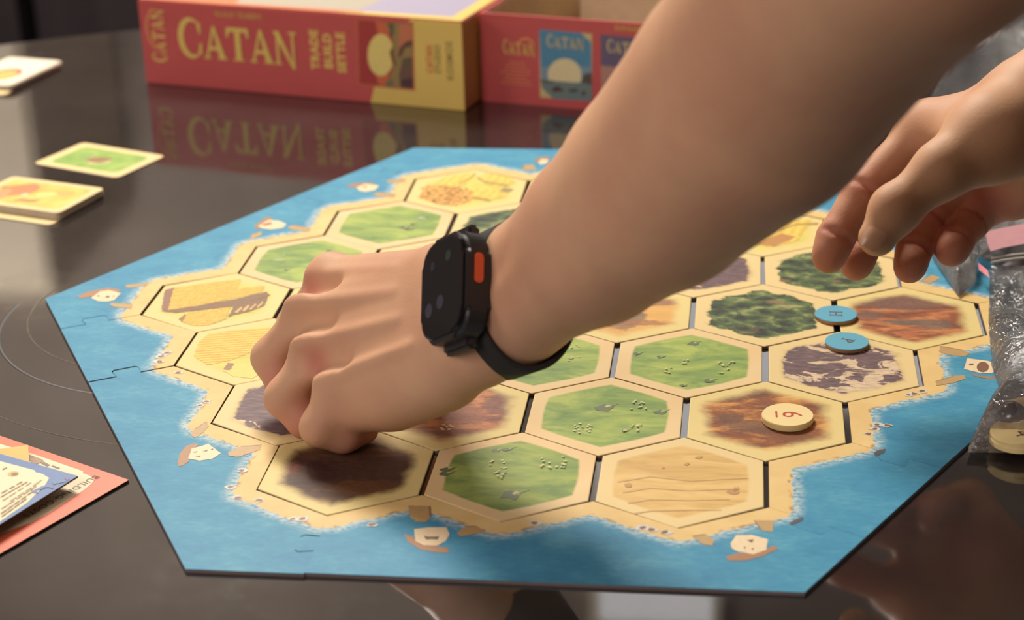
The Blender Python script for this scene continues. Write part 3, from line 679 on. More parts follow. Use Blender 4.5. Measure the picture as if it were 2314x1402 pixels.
def letters(txt, x, y, h, w, gap=.06, rot=0.0, caps=1.0):
    "polygons of a word in the serif capitals above; h height, w advance width of one letter"
    P, c, s, cx = [], math.cos(rot), math.sin(rot), 0.0
    for k, ch in enumerate(txt):
        gl, adv = GLY[ch]; hh = h * (caps if k == 0 else 1); 
        for q in gl: P.append([(x + (cx + px*w)*c - py*hh*s, y + (cx + px*w)*s + py*hh*c) for px, py in q])
        cx += (adv + gap) * w
    return P
def text_mesh(name, body, size, mat, parent, loc, rot=(0, 0, 0), align='CENTER', spacing=1.0, xs=1.0, bold=0.0):
    cu = bpy.data.curves.new('writing', 'FONT'); cu.body = body; cu.size = size; cu.align_x = align; cu.align_y = 'CENTER'; cu.space_character = spacing; cu.resolution_u = 3; cu.offset = size * bold
    ob = bpy.data.objects.new('writing', cu); link(ob)
    me = bpy.data.meshes.new_from_object(ob.evaluated_get(bpy.context.evaluated_depsgraph_get()))
    bpy.data.objects.remove(ob); bpy.data.curves.remove(cu)
    me.materials.clear(); me.materials.append(mat); me.name = name
    o = bpy.data.objects.new(name, me); link(o); o.parent = parent; o.location = loc; o.rotation_euler = rot; o.scale = (xs, 1, 1)
    return o

# ------------------------------------------------------------------ number token and letter discs
def token(px, z0, r, h, face, side, label, name, rz=0):
    p = at(*px, z0 + h); o = thing(name, label, 'game token', (p[0], p[1], BZ + z0), rz)
    prof = [(r*.985, 0), (r, h*.12), (r, h*.85), (r*.975, h)]
    lathe('disc', prof, [side, face], o, 64, [0, 0, 1, 1]); return o
M_tok = flat('cream_token', rgb(238, 214, 150), 0.45, .4, .02); M_blue = flat('blue_token', rgb(92, 168, 194), 0.45, .4, .03); M_tside = flat('token_edge', rgb(170, 132, 96), 0.7)
t6 = token((1780, 937), 0.0003, 0.0132, 0.0034, M_tok, M_tok, 'cream number token with an underlined red 6, on the orange clay tile', 'number_token', math.radians(-88))
text_mesh('numeral', '6', 0.0145, ink(190, 60, 40), t6, (0.0, 0.0018, 0.00345))
prints('underline', [([(-.0036, -.0052), (.0036, -.0052), (.0036, -.0062), (-.0036, -.0062)], ink(190, 60, 40))], t6, .00345)
for px, ch, lab, rz in (((1889, 709), 'H', 'blue letter disc marked H, the upper of two between forest and clay', -92), ((1914, 771), 'P', 'blue letter disc marked P, the lower of two, above the purple mountain', -112)):
    t = token(px, 0.0003, 0.0121, 0.0022, M_blue, M_tside, lab, 'letter_token', math.radians(rz))
    s = .0072
    prints('letter', [([(x - s*.45, y - s*.5) for x, y in q], ink(92, 60, 66)) for q in letters(ch, 0, 0, s, s*.95)], t, .00225)

# ------------------------------------------------------------------ boxes
M_red = flat('red_box_print', rgb(194, 84, 80), 0.42, .4, .03, 40); M_yel = flat('yellow_box_print', rgb(222, 190, 100), 0.42, .4, .02, 40)
M_kraft = flat('box_inside', rgb(190, 168, 138), 0.8); M_sidey = flat('yellow_side_print', rgb(198, 150, 84), 0.45, .4, .03, 40)
BW, BD, BH = 0.2935, 0.2935, 0.0725
U = np.array([.2844, -.0719]); U = U / np.linalg.norm(U); V2 = np.array([-U[1], U[0]]); ANG = math.atan2(U[1], U[0])
class Box:
    def __init__(s, name, label, fl_px, fr_px=None):
        s.fl = at(*fl_px, TT - BZ)[:2]; c = s.fl + U*BW/2 + V2*BD/2; s.c = c
        s.o = thing(name, label, 'game box', (c[0], c[1], TT), ANG)
    def front(s, px):
        "pixel -> coordinates on the front face (from its lower left corner)"
        out = []
        for x, y in px:
            d = np.array([(x-CX)/FPX, (y-CY)/FPX, 1.0]) @ CAMR
            t = ((s.fl - CAMP[:2]) @ V2) / (d[:2] @ V2); P = CAMP + d*t
            out.append((min(max((P[:2]-s.fl) @ U, 0.0004), BW - .0004), min(max(P[2]-TT, .0004), BH - .0004)))
        return out
    def face(s, name, polys, z=0.00015, parent=None):
        o = prints(name, polys, s.o, z); o.location = (-BW/2, -BD/2, 0); o.rotation_euler = (math.pi/2, 0, 0); return o
lb = Box('lidded_game_box', 'closed red and yellow game box with big yellow lettering, left of the open one', (330, 188))
bmL = bm_box((0, 0, BH/2), (BW, BD, BH)); bmesh.ops.bevel(bmL, geom=bmL.edges[:], offset=.0011, segments=2, affect='EDGES')
bm_obj('shell', bmL, M_red, lb.o)
I_gold, I_gold2, I_or = ink(222, 192, 100), ink(206, 158, 84), ink(196, 96, 62)
lb.face('yellow_panel', [(lb.front([(928, 20), (1060, 30), (1062, 260), (838, 238), (846, 196), (862, 150), (900, 70)]), M_yel)], .00012)
# the big word
x0, z0 = lb.front([(406, 128)])[0]; x1, z1 = lb.front([(676, 143)])[0]
hC = lb.front([(440, 36)])[0][1] - z0 - .001; step = (x1 - x0) / 5.0
lb.face('lettering', [(q, I_gold) for q in letters('C', x0, z0 - .0005, hC, step*1.08)] + [(q, I_gold) for q in letters('ATAN', x0 + step*1.08, z0 + .0005, hC*.80, step*.93, .02)], .0002)
xs, zs = lb.front([(362, 140)])[0]; xe, ze = lb.front([(366, 20)])[0]
lh = ze - zs; L5 = lh / 5.2
lb.face('lettering', [(q, I_gold) for q in letters('CATAN', xs + .0075, zs, .0120, L5*.98, .05, math.pi/2, 1.2)]
        + [([(xs + .0005 - .0105*math.sin(a), zs + lh*.62 + .0175*math.cos(a)), (xs + .0005 - .0105*math.sin(a+.2), zs + lh*.62 + .0175*math.cos(a+.2)), (xs + .0005 - .0085*math.sin(a+.2), zs + lh*.62 + .0155*math.cos(a+.2)), (xs + .0005 - .0085*math.sin(a), zs + lh*.62 + .0155*math.cos(a))], ink(224, 148, 96)) for a in np.arange(.1, 2.9, .2)], .0002)
def on_front(b, body, px, size, mat, rz=0.0, spacing=1.0, xs=1.0, bold=.025):
    (x, z), = b.front([px]); return text_mesh('lettering', body, size, mat, b.o, (x - BW/2, -BD/2 - .0003, z), (math.pi/2, -rz, 0) if rz else (math.pi/2, 0, 0), 'CENTER', spacing, xs, bold)
on_front(lb, "KLAUS TEUBER'S", (538, 35), .0058, I_gold2, 0.0, 1.0, 1.0, .03)
for x, b_ in ((712, 'TRADE'), (742, 'BUILD'), (772, 'SETTLE')): on_front(lb, b_, (x, 112 + (x-712)*.12), .0104, I_gold, math.pi/2, 1.05, .98, .04)
lb.face('picture', [
  (lb.front([(804, 40), (934, 50), (938, 205), (808, 192)]), ink(190, 100, 74)), (lb.front([(809, 45), (931, 54), (934, 201), (813, 188)]), ink(168, 62, 58)),
  (lb.front([(848, 48), (880, 52), (878, 196), (856, 192), (850, 170), (870, 150), (858, 90)]), ink(204, 104, 70)),
  (lb.front([(861 + 30*math.cos(a), 124 + 48*math.sin(a)) for a in np.arange(0, 6.28, .25)]), ink(226, 204, 118)),
  (lb.front([(872, 52), (931, 54), (934, 201), (872, 195), (882, 170), (890, 150), (884, 120), (888, 90)]), ink(150, 128, 78)),
  (lb.front([(902, 55), (931, 57), (932, 92), (912, 100), (900, 130)]), ink(196, 118, 82)),
  (lb.front([(876, 52), (892, 54), (890, 80), (884, 84)]), ink(98, 96, 66)),
  (lb.front([(903, 108), (918, 94), (932, 90), (932, 104), (916, 108), (906, 130), (900, 128)]), ink(104, 74, 60)),
  (lb.front([(880, 118), (888, 104), (892, 130), (898, 150), (888, 146)]), ink(128, 86, 54)),
  (lb.front([(910, 132), (932, 128), (934, 200), (905, 197), (902, 170)]), ink(112, 84, 70)),
  (lb.front([(912, 136), (924, 132), (926, 150), (914, 152)]), ink(92, 92, 62)),
  (lb.front([(906, 180), (934, 176), (934, 200), (908, 198)]), ink(84, 58, 60)),
  (lb.front([(872, 184), (884, 176), (892, 190), (884, 197), (872, 195)]), ink(122, 112, 80))], .0003)
on_front(lb, 'CATAN', (972, 134), .0078, I_or, math.pi/2, 1.0, .85); on_front(lb, 'STUDIO', (990, 134), .0068, ink(136, 118, 62), math.pi/2, 1.1, .9); on_front(lb, 'KOSMOS', (1017, 138), .0078, ink(150, 128, 72), math.pi/2, 1.1, .95)
sd = prints('side_print', [([(0.0012, 0.0012), (BD-.0012, .0012), (BD-.0012, BH-.0012), (.0012, BH-.0012)], M_sidey), ([(.100 + .062*math.cos(a), .037 + .030*math.sin(a)) for a in np.radians([0, 60, 120, 180, 240, 300])], ink(70, 62, 70))], lb.o, .0002)
sd.location = (BW/2, -BD/2, 0); sd.rotation_euler = (math.pi/2, 0, math.pi/2)
tp = prints('cover_print', [([(.0015, .0015), (BW-.0015, .0015), (BW-.0015, BD-.0015), (.0015, BD-.0015)], M_yel), ([(.0015, .0015), (BW*.62, .0015), (BW*.70, .006), (BW*.66, BD*.5), (.0015, BD*.6)], ink(206, 122, 78)),
   ([(BW*.30, .008), (BW*.955, .012), (BW*.955, BD-.014), (BW*.2, BD-.014)], ink(176, 166, 148)), ([(BW*.68, .010), (BW*.955, .012), (BW*.955, BD*.6), (BW*.7, BD*.5)], ink(164, 156, 178))], lb.o, .0002)
tp.location = (-BW/2, -BD/2, BH)

rbx = Box('open_game_box', 'open red game box base standing behind the forearm, right of the lettered box', (1090, 228))
WT = .0024
b = bm_box((0, -BD/2+WT/2, BH/2), (BW, WT, BH)); bm_box((0, BD/2-WT/2, BH/2), (BW, WT, BH), b); bm_box((-BW/2+WT/2, 0, BH/2), (WT, BD-2*WT, BH), b); bm_box((BW/2-WT/2, 0, BH/2), (WT, BD-2*WT, BH), b)
bm_box((0, 0, WT/2), (BW-2*WT, BD-2*WT, WT), b); bm_obj('walls', b, M_red, rbx.o)
b = bm_box((.012, 0, .012), (BW-2*WT-.03, BD-2*WT-.002, .018)); bm_box((.02, BD*.18, .042), (BW*.86, BD*.50, .044), b); bm_box((.0, -BD*.33, .03), (BW*.8, BD*.16, .02), b)
bm_obj('insert', b, M_kraft, rbx.o)
b = bm_box((-BW*.5+WT+.0006, 0, BH*.55), (.001, BD-2*WT-.004, BH*.85)); bm_box((0, BD/2-WT-.0006, BH*.55), (BW-2*WT-.004, .001, BH*.85), b); bm_box((BW*.5-WT-.0006, 0, BH*.55), (.001, BD-2*WT-.004, BH*.85), b)
bm_obj('lining', b, M_kraft, rbx.o)
F = rbx.front
def cover(px, sky, low, w_=None):
    return [(F(px), sky)]
I_cblue, I_cvio, I_moon, I_sea2, I_cream2 = ink(84, 136, 164), ink(104, 92, 116), ink(222, 206, 158), ink(112, 128, 122), ink(204, 182, 128)
x0, z0 = F([(1137, 121)])[0]; x1, z1 = F([(1208, 128)])[0]; st_ = (x1-x0)/5.1
rbx.face('lettering', [(q, I_gold) for q in letters('CATAN', x0, z0, .0098, st_*.99, .05, 0, 1.25)]
   + [([F([(1189 + 20*math.cos(a), 104 + 20*math.sin(a))])[0], F([(1189 + 20*math.cos(a+.2), 104 + 20*math.sin(a+.2))])[0], F([(1189 + 16*math.cos(a+.2), 105 + 16*math.sin(a+.2))])[0], F([(1189 + 16*math.cos(a), 105 + 16*math.sin(a))])[0]], ink(224, 148, 96)) for a in np.arange(3.1, 6.3, .2)], .0003)
for k, (cx_, hw) in enumerate(((1170, 18), (1170, 26), (1170, 30), (1170, 40), (1170, 26), (1170, 30), (1170, 38))):
    y = 139 + k*8.0
    rbx.face('small_print', [(F([(cx_ - hw + j*12, y + 1 + (j*12-hw)*.09), (min(cx_ - hw + j*12 + 9, cx_+hw), y + 1 + (j*12-hw)*.09), (min(cx_ - hw + j*12 + 9, cx_+hw), y + 5 + (j*12-hw)*.09), (cx_ - hw + j*12, y + 5 + (j*12-hw)*.09)]), ink(214, 128, 88)) for j in range(max(1, int(hw*2/12)))], .0003)
rbx.face('picture', [
  (F([(1219, 66), (1338, 76), (1338, 228), (1221, 220)]), I_cream2), (F([(1219, 66), (1313, 74), (1336, 96), (1338, 228), (1250, 223), (1224, 198)]), I_cblue),
  (F([(1224, 150), (1336, 150), (1338, 226), (1248, 221), (1224, 196)]), ink(124, 148, 160)),
  (F([(1276 + 38*math.cos(a), 168 + 36*math.sin(a)) for a in np.arange(math.pi, 2*math.pi + .05, .2)] + [(1314, 186), (1240, 186)]), I_moon),
  (F([(1224, 180), (1338, 190), (1338, 226), (1248, 221), (1224, 196)]), I_sea2),
  (F([(1312, 186), (1320, 168), (1337, 164), (1338, 192)]), ink(88, 80, 74)), (F([(1222, 180), (1252, 182), (1250, 187), (1223, 187)]), ink(92, 94, 86)),
  (F([(1248, 198), (1262, 194), (1276, 206), (1250, 208)]), ink(84, 62, 58)), (F([(1284, 202), (1304, 200), (1306, 208), (1288, 209)]), ink(78, 80, 78)), (F([(1314, 206), (1324, 206), (1322, 216), (1314, 215)]), ink(80, 76, 70))], .0003)
x0, z0 = F([(1236, 106)])[0]; x1, _ = F([(1322, 112)])[0]; st_ = (x1-x0)/5.1
rbx.face('lettering', [(q, I_cream2) for q in letters('CATAN', x0, z0, .0090, st_*.96, .04, 0, 1.2)], .00045)
rbx.face('picture', [(F([(1357, 78), (1476, 88), (1478, 240), (1360, 230)]), I_cvio), (F([(1358, 148), (1477, 158), (1478, 240), (1360, 230)]), ink(176, 132, 116))], .0003)
x0, z0 = F([(1372, 118)])[0]
rbx.face('lettering', [(q, I_cream2) for q in letters('CATAN', x0, z0, .0090, st_*.96, .04, 0, 1.2)], .00045)
on_front(rbx, 'EXPANSIONS', (1432, 66), .0052, I_gold2)

# ------------------------------------------------------------------ cards on the table
M_cardedge = flat('card_edge', rgb(196, 186, 164), 0.7); M_cream = flat('card_border', rgb(234, 206, 146), 0.42, .4, .02); M_white = flat('card_white', rgb(238, 222, 198), 0.42, .4, .02)
def card_mesh(w, h, t, top): return bm_prism(rrect(w, h, .0042), 0, t, 0, 1)
def card(c, rz, z, top, label, w=.054, h=.080, t=.00034, group=None, name='resource_card'):
    o = thing(name, label, 'playing card', (c[0], c[1], TT + z), rz, group)
    bm_obj('card_stock', card_mesh(w, h, t, top), [top, M_cardedge], o); return o
def quad_pose(p0, p1, p2, p3):
    "centre and turn of a card from four image corners going round it: near left, far left, far right, near right"
    P = [at(*p, TT - BZ)[:2] for p in (p0, p1, p2, p3)]; c = sum(P) / 4
    l = (P[2] - P[0] + P[3] - P[1]) ; return c, P
g = G('meadow_art'); g.color(g.ramp(g.noise(60, detail=4), [(0.35, rgb(126, 162, 72)), (0.65, rgb(164, 188, 92))])); M_meadow = finish(g)
g = G('harvest_art'); g.color(g.ramp(g.noise(45, detail=4), [(0.35, rgb(214, 170, 80)), (0.65, rgb(242, 206, 108))])); M_harvest = finish(g)
# green card : long side runs left to right
c, P = quad_pose((76, 375), (190, 318), (384, 352), (248, 406))
rzg = math.atan2(*(P[3] - P[0])[::-1])
for k in range(2):
    o = card(c + np.array([.0006*k, -.0008*k]), rzg + .012*k, .0004*k, M_cream, ('green pasture card lying alone beside the reflection of the box' if k else 'cream card under the green pasture card'), w=.080, h=.055)
prints('card_art', [(rrect(.064, .040, .006), M_meadow), (blob(.002, -.002, .012, .008, .4, 9, .3), ink(216, 200, 150)), (blob(.001, -.001, .009, .006, .4, 9, .3), ink(150, 110, 66)), (blob(-.016, .004, .007, .004, .2), ink(136, 166, 84))], o, .00036)
# yellow stack at the left edge
c, P = quad_pose((-62, 466), (10, 390), (221, 425), (105, 490))
tz = at(218, 428, 0)[:2]
rzy = math.atan2(*(P[3] - P[0])[::-1]); cy = at(79, 440, .003)[:2]
NY = 15
for k in range(NY):
    j = rng.uniform(-1, 1, 3); last = k == NY - 1
    lab = 'top card of the yellow wheat stack at the left edge' if last else ('bottom card jutting from under the yellow wheat stack' if k == 0 else 'card inside the yellow wheat stack at the left edge')
    cc = cy + np.array([j[0]*.0005, j[1]*.0005]) + (np.array([-.003, -.010]) if k == 0 else 0)
    o = card(cc, rzy + j[2]*.006, .00036*k, M_cream, lab, w=.080, h=.054, group=None if (last or k == 0) else 'cards inside the yellow wheat stack')
prints('card_art', [(rrect(.068, .042, .005), M_harvest), (blob(-.018, .004, .014, .013, .2, 11, .3), ink(196, 128, 78)), (blob(-.026, -.008, .010, .010, .2, 9, .3), ink(212, 152, 98)), (blob(.003, -.013, .009, .004, .2, 9, .3), ink(178, 138, 76)),
   (blob(-.006, -.004, .0034, .003, .1), ink(238, 206, 160)), (blob(.018, .008, .009, .004, .3), ink(214, 172, 88)), (blob(.008, .002, .008, .005, .3), ink(240, 212, 122))], o, .00036)
# white stack in the far left
cw = at(22, 160, .004)[:2]; rzw = math.atan2(*(at(135, 140, 0)[:2] - at(0, 200, 0)[:2])[::-1]) + math.radians(2)
NW = 16
for k in range(NW):
    j = rng.uniform(-1, 1, 3); last = k == NW - 1; low = k < 4
    lab = 'top card of the white stack with a round emblem, far left' if last else ('cream card slid out under the white stack, far left' if low else 'card inside the white stack, far left')
    cc = cw + np.array([j[0], j[1]])*.0007 + (np.array([-.010, -.016]) if low else 0)
    o = card(cc, rzw + j[2]*.01 + (.25 if low else 0), .00036*k, M_cream if low else M_white, lab, w=.080, h=.054, name='development_card',
             group=None if last else ('cream cards under the white stack' if low else 'cards inside the white stack'))
prints('card_art', [(disc_pts(.0135, 28, 1.35, (-.010, -.002)), ink(104, 62, 66)), (disc_pts(.0122, 28, 1.35, (-.010, -.002)), ink(206, 92, 70)), (disc_pts(.0108, 28, 1.3, (-.012, -.0028)), ink(216, 178, 90))], o, .00036)
# building cost cards, lower left: each its own tilt
def cost_card(px_tip, px_up, px_low, z, border, panel, label, art, w=.130, h=.115):
    T, A, B = at(*px_tip, z), at(*px_up, z), at(*px_low, z)
    e1 = (A - T)[:2]; e1 = e1 / np.linalg.norm(e1); ang = math.atan2(-e1[1], -e1[0])      # local +x points to the tip along the upper edge
    o = thing('cost_card', label, 'game card', (T[0], T[1], BZ + z), ang)
    bm_obj('card_board', bm_prism([(-w, -h), (0, -h), (0, 0), (-w, 0)], -.0010, 0, 0, 1), [border, M_metaldark], o)
    if panel: prints('card_print', [([(-w+.006, -h+.010), (-.016, -h+.010), (-.012, -h+.016), (-.012, -.022), (-.016, -.014), (-.026, -.012), (-.028, -.0085), (-w+.006, -.0085)], panel)] + art, o, .0001)
    return o
M_orange = flat('orange_card', rgb(232, 112, 76), 0.4, .4, .02); M_bluec = flat('blue_card', rgb(92, 122, 172), 0.4, .4, .05, 200); M_panel = flat('cream_panel', rgb(238, 218, 178), 0.45, .4, .02)
M_ochre = flat('ochre_card', rgb(234, 180, 84), 0.4, .4, .03)
lines = lambda x0, x1, y0, y1, n, m, hh=.0009: [([(x0 + rng.uniform(0, .004), y0 + (y1-y0)*k/n), (x1 - rng.uniform(0, .012), y0 + (y1-y0)*k/n), (x1 - .006, y0 + (y1-y0)*k/n + hh), (x0, y0 + (y1-y0)*k/n + hh)], m) for k in range(n)]
I_txt, I_txt2, I_dark = ink(176, 158, 122), ink(132, 112, 86), ink(74, 58, 48)
o1 = cost_card((291, 1085), (0, 985), (0, 1252), TT - BZ + .0012, M_orange, None, 'orange building cost card lowest in the fan at the lower left', [])
def cpx(o, z, px):
    c, s = math.cos(o.rotation_euler.z), math.sin(o.rotation_euler.z); out = []
    for x, y in px:
        p = at(x, y, z); dx, dy = p[0]-o.location.x, p[1]-o.location.y; out.append((dx*c + dy*s, -dx*s + dy*c))
    return out
def pline(o, z, a, b, w, m): return (strip(cpx(o, z, [a, b]), w), m)
z1 = TT - BZ + .0012
prints('cream_panel', [(cpx(o1, z1, [(58, 1021), (188, 1066), (187, 1070), (205, 1077), (214, 1085), (205, 1096), (186, 1111), (158, 1129), (111, 1160), (71, 1182), (0, 1208), (-150, 1250), (-150, 960)]), M_panel)], o1, .0001)
prints('small_print', [pline(o1, z1, (72, 1038), (82, 1046), .0012, I_txt2), pline(o1, z1, (95, 1046), (110, 1054), .002, I_txt2), pline(o1, z1, (118, 1054), (134, 1060), .0012, I_txt2), (blob(*cpx(o1, z1, [(62, 1034)])[0], .004, .003), ink(150, 120, 92)),
   (blob(*cpx(o1, z1, [(82, 1042)])[0], .0045, .003), ink(170, 140, 104))], o1, .0002)['kind'] = 'stuff'
text_mesh('heading', 'BUILDING COSTS', .0056, I_dark, o1, (*np.mean(cpx(o1, z1, [(183, 1098), (95, 1146)]), 0), .0002), (0, 0, math.radians(-90)), 'CENTER', 1.1, 1.0)
OC_H = .045
o2 = cost_card((62, 1002), (0, 1006), (43, 1038), TT - BZ + .0032, M_ochre, M_ochre, 'ochre yellow card corner between the orange and blue cost cards', [], .09, .030)
o2.location = (*at(64, 1008, .0015)[:2], TT + .0040); o2.rotation_euler.z = math.radians(22)
for ch in o2.children:
    if ch.name.startswith('card_print'): ch.hide_render = False
o3 = cost_card((176, 1076), (0, 1026), (0, 1200), .0060, M_bluec, None, 'blue building cost card lying on top of the fan at the lower left', [])
prints('cream_panel', [(cpx(o3, .006, [(0, 1043), (79, 1064), (80, 1068), (96, 1072), (111, 1081), (103, 1096), (92, 1107), (62, 1137), (21, 1165), (0, 1180), (-150, 1280), (-150, 1005)]), M_panel)], o3, .0001)
L3 = []
for a, b in (((94, 1086), (70, 1102)), ((88, 1092), (20, 1136)), ((70, 1092), (2, 1136)), ((82, 1100), (0, 1154)), ((62, 1090), (0, 1126)), ((50, 1090), (0, 1118)), ((74, 1112), (0, 1164)), ((60, 1128), (0, 1172)), ((16, 1058), (2, 1064))):
    n = max(1, int((a[0]-b[0]) / 14))
    for k in range(n):
        f0, f1 = k/n, (k + .72 + .2*rng.random())/n; f1 = min(f1, 1)
        L3.append(pline(o3, .006, (a[0]+(b[0]-a[0])*f0, a[1]+(b[1]-a[1])*f0), (a[0]+(b[0]-a[0])*f1, a[1]+(b[1]-a[1])*f1), .0009, I_txt))
c3 = cpx(o3, .006, [(30, 1072)])[0]
prints('small_print', L3, o3, .0002)['kind'] = 'stuff'
prints('printed_seal', [(disc_pts(.0026, 16, 1.1, c3), ink(204, 178, 110)), (disc_pts(.0017, 12, 1.0, (c3[0]+.0009, c3[1])), ink(140, 112, 60))], o3, .0002)
prints('printed_waves', [(blob(*cpx(o3, .006, [(150 - 9*k, 1082 + 4*k + rng.uniform(-4, 4))])[0], .0025, .0010, rng.uniform(0, 3)), ink(98, 140, 172) if k % 2 else ink(124, 120, 168)) for k in range(9)], o3, .0002)['kind'] = 'stuff'

# ------------------------------------------------------------------ zip bags at the right
g = G('clear_plastic', 0.08, 0.5); t = g.t
out = t.nodes['Material Output']
tr = g.node('ShaderNodeBsdfTransparent'); gl = g.node('ShaderNodeBsdfGlossy'); gl.inputs['Roughness'].default_value = 0.07
df = g.node('ShaderNodeBsdfTranslucent'); df.inputs[0].default_value = (0.95, 0.94, 0.94, 1); d2 = g.node('ShaderNodeBsdfDiffuse'); d2.inputs[0].default_value = (0.92, 0.90, 0.90, 1)
fz = g.node('ShaderNodeFresnel'); fz.inputs[0].default_value = 1.5
bmp = g.node('ShaderNodeBump'); g.put(bmp.inputs['Height'], g.noise(90, detail=5, rough=0.6)); bmp.inputs['Strength'].default_value = 0.8; bmp.inputs['Distance'].default_value = 0.004
for nd in (gl, fz): t.links.new(bmp.outputs[0], nd.inputs['Normal'])
ms = [g.node('ShaderNodeMixShader') for _ in range(3)]
ms[0].inputs[0].default_value = 0.35; t.links.new(df.outputs[0], ms[0].inputs[1]); t.links.new(d2.outputs[0], ms[0].inputs[2])
g.put(ms[1].inputs[0], g.ramp(g.noise(40, detail=4), [(0.35, (.10,)*3), (0.75, (.40,)*3)])); t.links.new(tr.outputs[0], ms[1].inputs[1]); t.links.new(ms[0].outputs[0], ms[1].inputs[2])
t.links.new(fz.outputs[0], ms[2].inputs[0]); t.links.new(ms[1].outputs[0], ms[2].inputs[1]); t.links.new(gl.outputs[0], ms[2].inputs[2])
t.links.new(ms[2].outputs[0], out.inputs['Surface']); M_plas = g.m
M_seal = flat('zip_seal', rgb(206, 200, 190), 0.3, .6); M_redseal = flat('red_zip_line', rgb(206, 96, 104), 0.35, .6); M_pink = flat('pink_print', rgb(196, 140, 146), 0.6)
from mathutils import noise as mnoise
def bag(name, label, left, right, hgt, seed, nu=44, nv=60, base=None, amp=.006, thick=.0):
    "a filled flat bag: left / right edge polylines (world x, y) from near end to far end, height profile hgt(v)"
    o = thing(name, label, 'plastic bag', (float(left[0][0]), float(left[0][1]), TT), 0)
    ox, oy = o.location.x, o.location.y
    lx = lambda pl, t: np.array([np.interp(t, np.linspace(0, 1, len(pl)), [p[k] for p in pl]) for k in (0, 1)])
    vs, fs = [], []
    for side in (0, 1):
        for j in range(nv + 1):
            v = j / nv; a, b_ = lx(left, v), lx(right, v)
            for i in range(nu + 1):
                u = i / nu; p = a + (b_ - a) * u
                e = max(0.0, 1 - (2*u - 1)**4) ** .5 * (min(1, v*9) * min(1, (1-v)*9)) ** .5
                q = Vector((p[0]*16 + seed, p[1]*16, seed*2.1)); w = mnoise.fractal(q, .9, 2.0, 4) ; w2 = abs(mnoise.noise(Vector((p[0]*42, p[1]*42 + seed, seed)))) + .5*abs(mnoise.noise(Vector((p[0]*110 + seed, p[1]*70, seed))))
                base_z = base(v, u, p) if base else 0.0
                z = base_z + .0012 + (hgt(v, u) * e * (1 + .25*w) + amp * e * (w*.7 + (.5-w2)*1.2) if side == 0 else 0.0)
                vs.append((p[0]-ox + .0012*w, p[1]-oy + .0012*w2, max(z, base_z + .0005)))
    n1 = (nu+1)*(nv+1)
    for s in (0, 1):
        for j in range(nv):
            for i in range(nu):
                q = [s*n1 + j*(nu+1)+i, s*n1 + j*(nu+1)+i+1, s*n1 + (j+1)*(nu+1)+i+1, s*n1 + (j+1)*(nu+1)+i]
                fs.append(q if s == 0 else q[::-1])
    m = mesh_obj('film', vs, fs, M_plas, o, smooth=True)
    return o
wp = lambda x, y, z=0.0: tuple(at(x, y, z)[:2])
ftop = BZ - TT                                              # the bag lies partly on the 2 mm board
onb = lambda v, u, p: ftop + .0004
bagL = [wp(2188, 1030), wp(2212, 960), wp(2240, 915), wp(2258, 892), wp(2240, 830), wp(2234, 740), wp(2235, 660), wp(2238, 606)]
bagR = [(p[0] + .13 + .02*math.sin(k*1.7), p[1] + .006*math.cos(k*2.1)) for k, p in enumerate(bagL)]
zb = bag('zip_bag', 'clear zip bag of cream tokens at the right edge, near the bottom', bagL, bagR, lambda v, u: .018 * math.exp(-((v-.17)/.16)**2) + .010 * math.exp(-((v-.55)/.18)**2) + .005, 3.3, base=onb)
lx_ = lambda t: np.array([np.interp(t, np.linspace(0, 1, len(bagL)), [p[k] for p in bagL]) for k in (0, 1)])
def seal(t, dz, mat, nm, w=.0016):
    a = lx_(t); q = [(a[0] + .13*k/20 - zb.location.x, a[1] + .004*math.sin(k*.5) + .008*k/20 - zb.location.y, dz + .003*math.sin(k/20*math.pi)) for k in range(21)]
    vs, fs = [], []
    for p in q:
        for dy, dz2 in ((-w/2, 0), (0, w*.5), (w/2, 0), (0, -w*.5)): vs.append((p[0], p[1]+dy, p[2]+dz2))
    for k in range(20):
        for j in range(4): fs.append((k*4+j, k*4+(j+1) % 4, (k+1)*4+(j+1) % 4, (k+1)*4+j))
    mesh_obj(nm, vs, fs, mat, zb, smooth=True)
seal(.93, .013, M_seal, 'zip_strip'); seal(.955, .013, M_seal, 'zip_strip')
# what lies in it
M_gball = flat('dark_bead', rgb(96, 92, 90), 0.2, .6)
inb = [((2296, 1000), .0030, 0, 'cream number token face up in the zip bag, lower'), ((2300, 985), .0066, .12, 'cream number token on top in the zip bag, with a dark numeral')]
for (px, z, tilt, lab) in inb:
    p = at(*px, z); o = thing('bagged_token', lab, 'game token', (p[0], p[1], BZ + z), -1.2); o.rotation_euler.x = tilt
    lathe('disc', [(.0128, 0), (.0132, .0004), (.0132, .0028), (.0128, .0032)], M_tok, o, 48)
    if tilt: text_mesh('numeral', '4', .011, ink(90, 66, 48), o, (0.004, 0, .00325))
for px, z, r, lab in (((2284, 945), .0085, .0085, 'round dark bead in the zip bag behind the tokens'),):
    p = at(*px, z); bmx = bmesh.new(); bmesh.ops.create_uvsphere(bmx, u_segments=24, v_segments=14, radius=r)
    o = bm_obj('bead', bmx, M_gball, smooth=True); o.location = (p[0], p[1], BZ + max(z, r)); tag(o, lab, 'bead')
p = at(2312, 930, .004); o = bm_obj('wooden_piece', bm_prism(rrect(.022, .012, .003), 0, .008, bevel=.001), flat('tan_wood', rgb(202, 170, 112), .5)); o.location = (p[0], p[1], BZ + .0008); o.rotation_euler.z = .5
tag(o, 'tan wooden piece in the zip bag above the tokens', 'game piece')

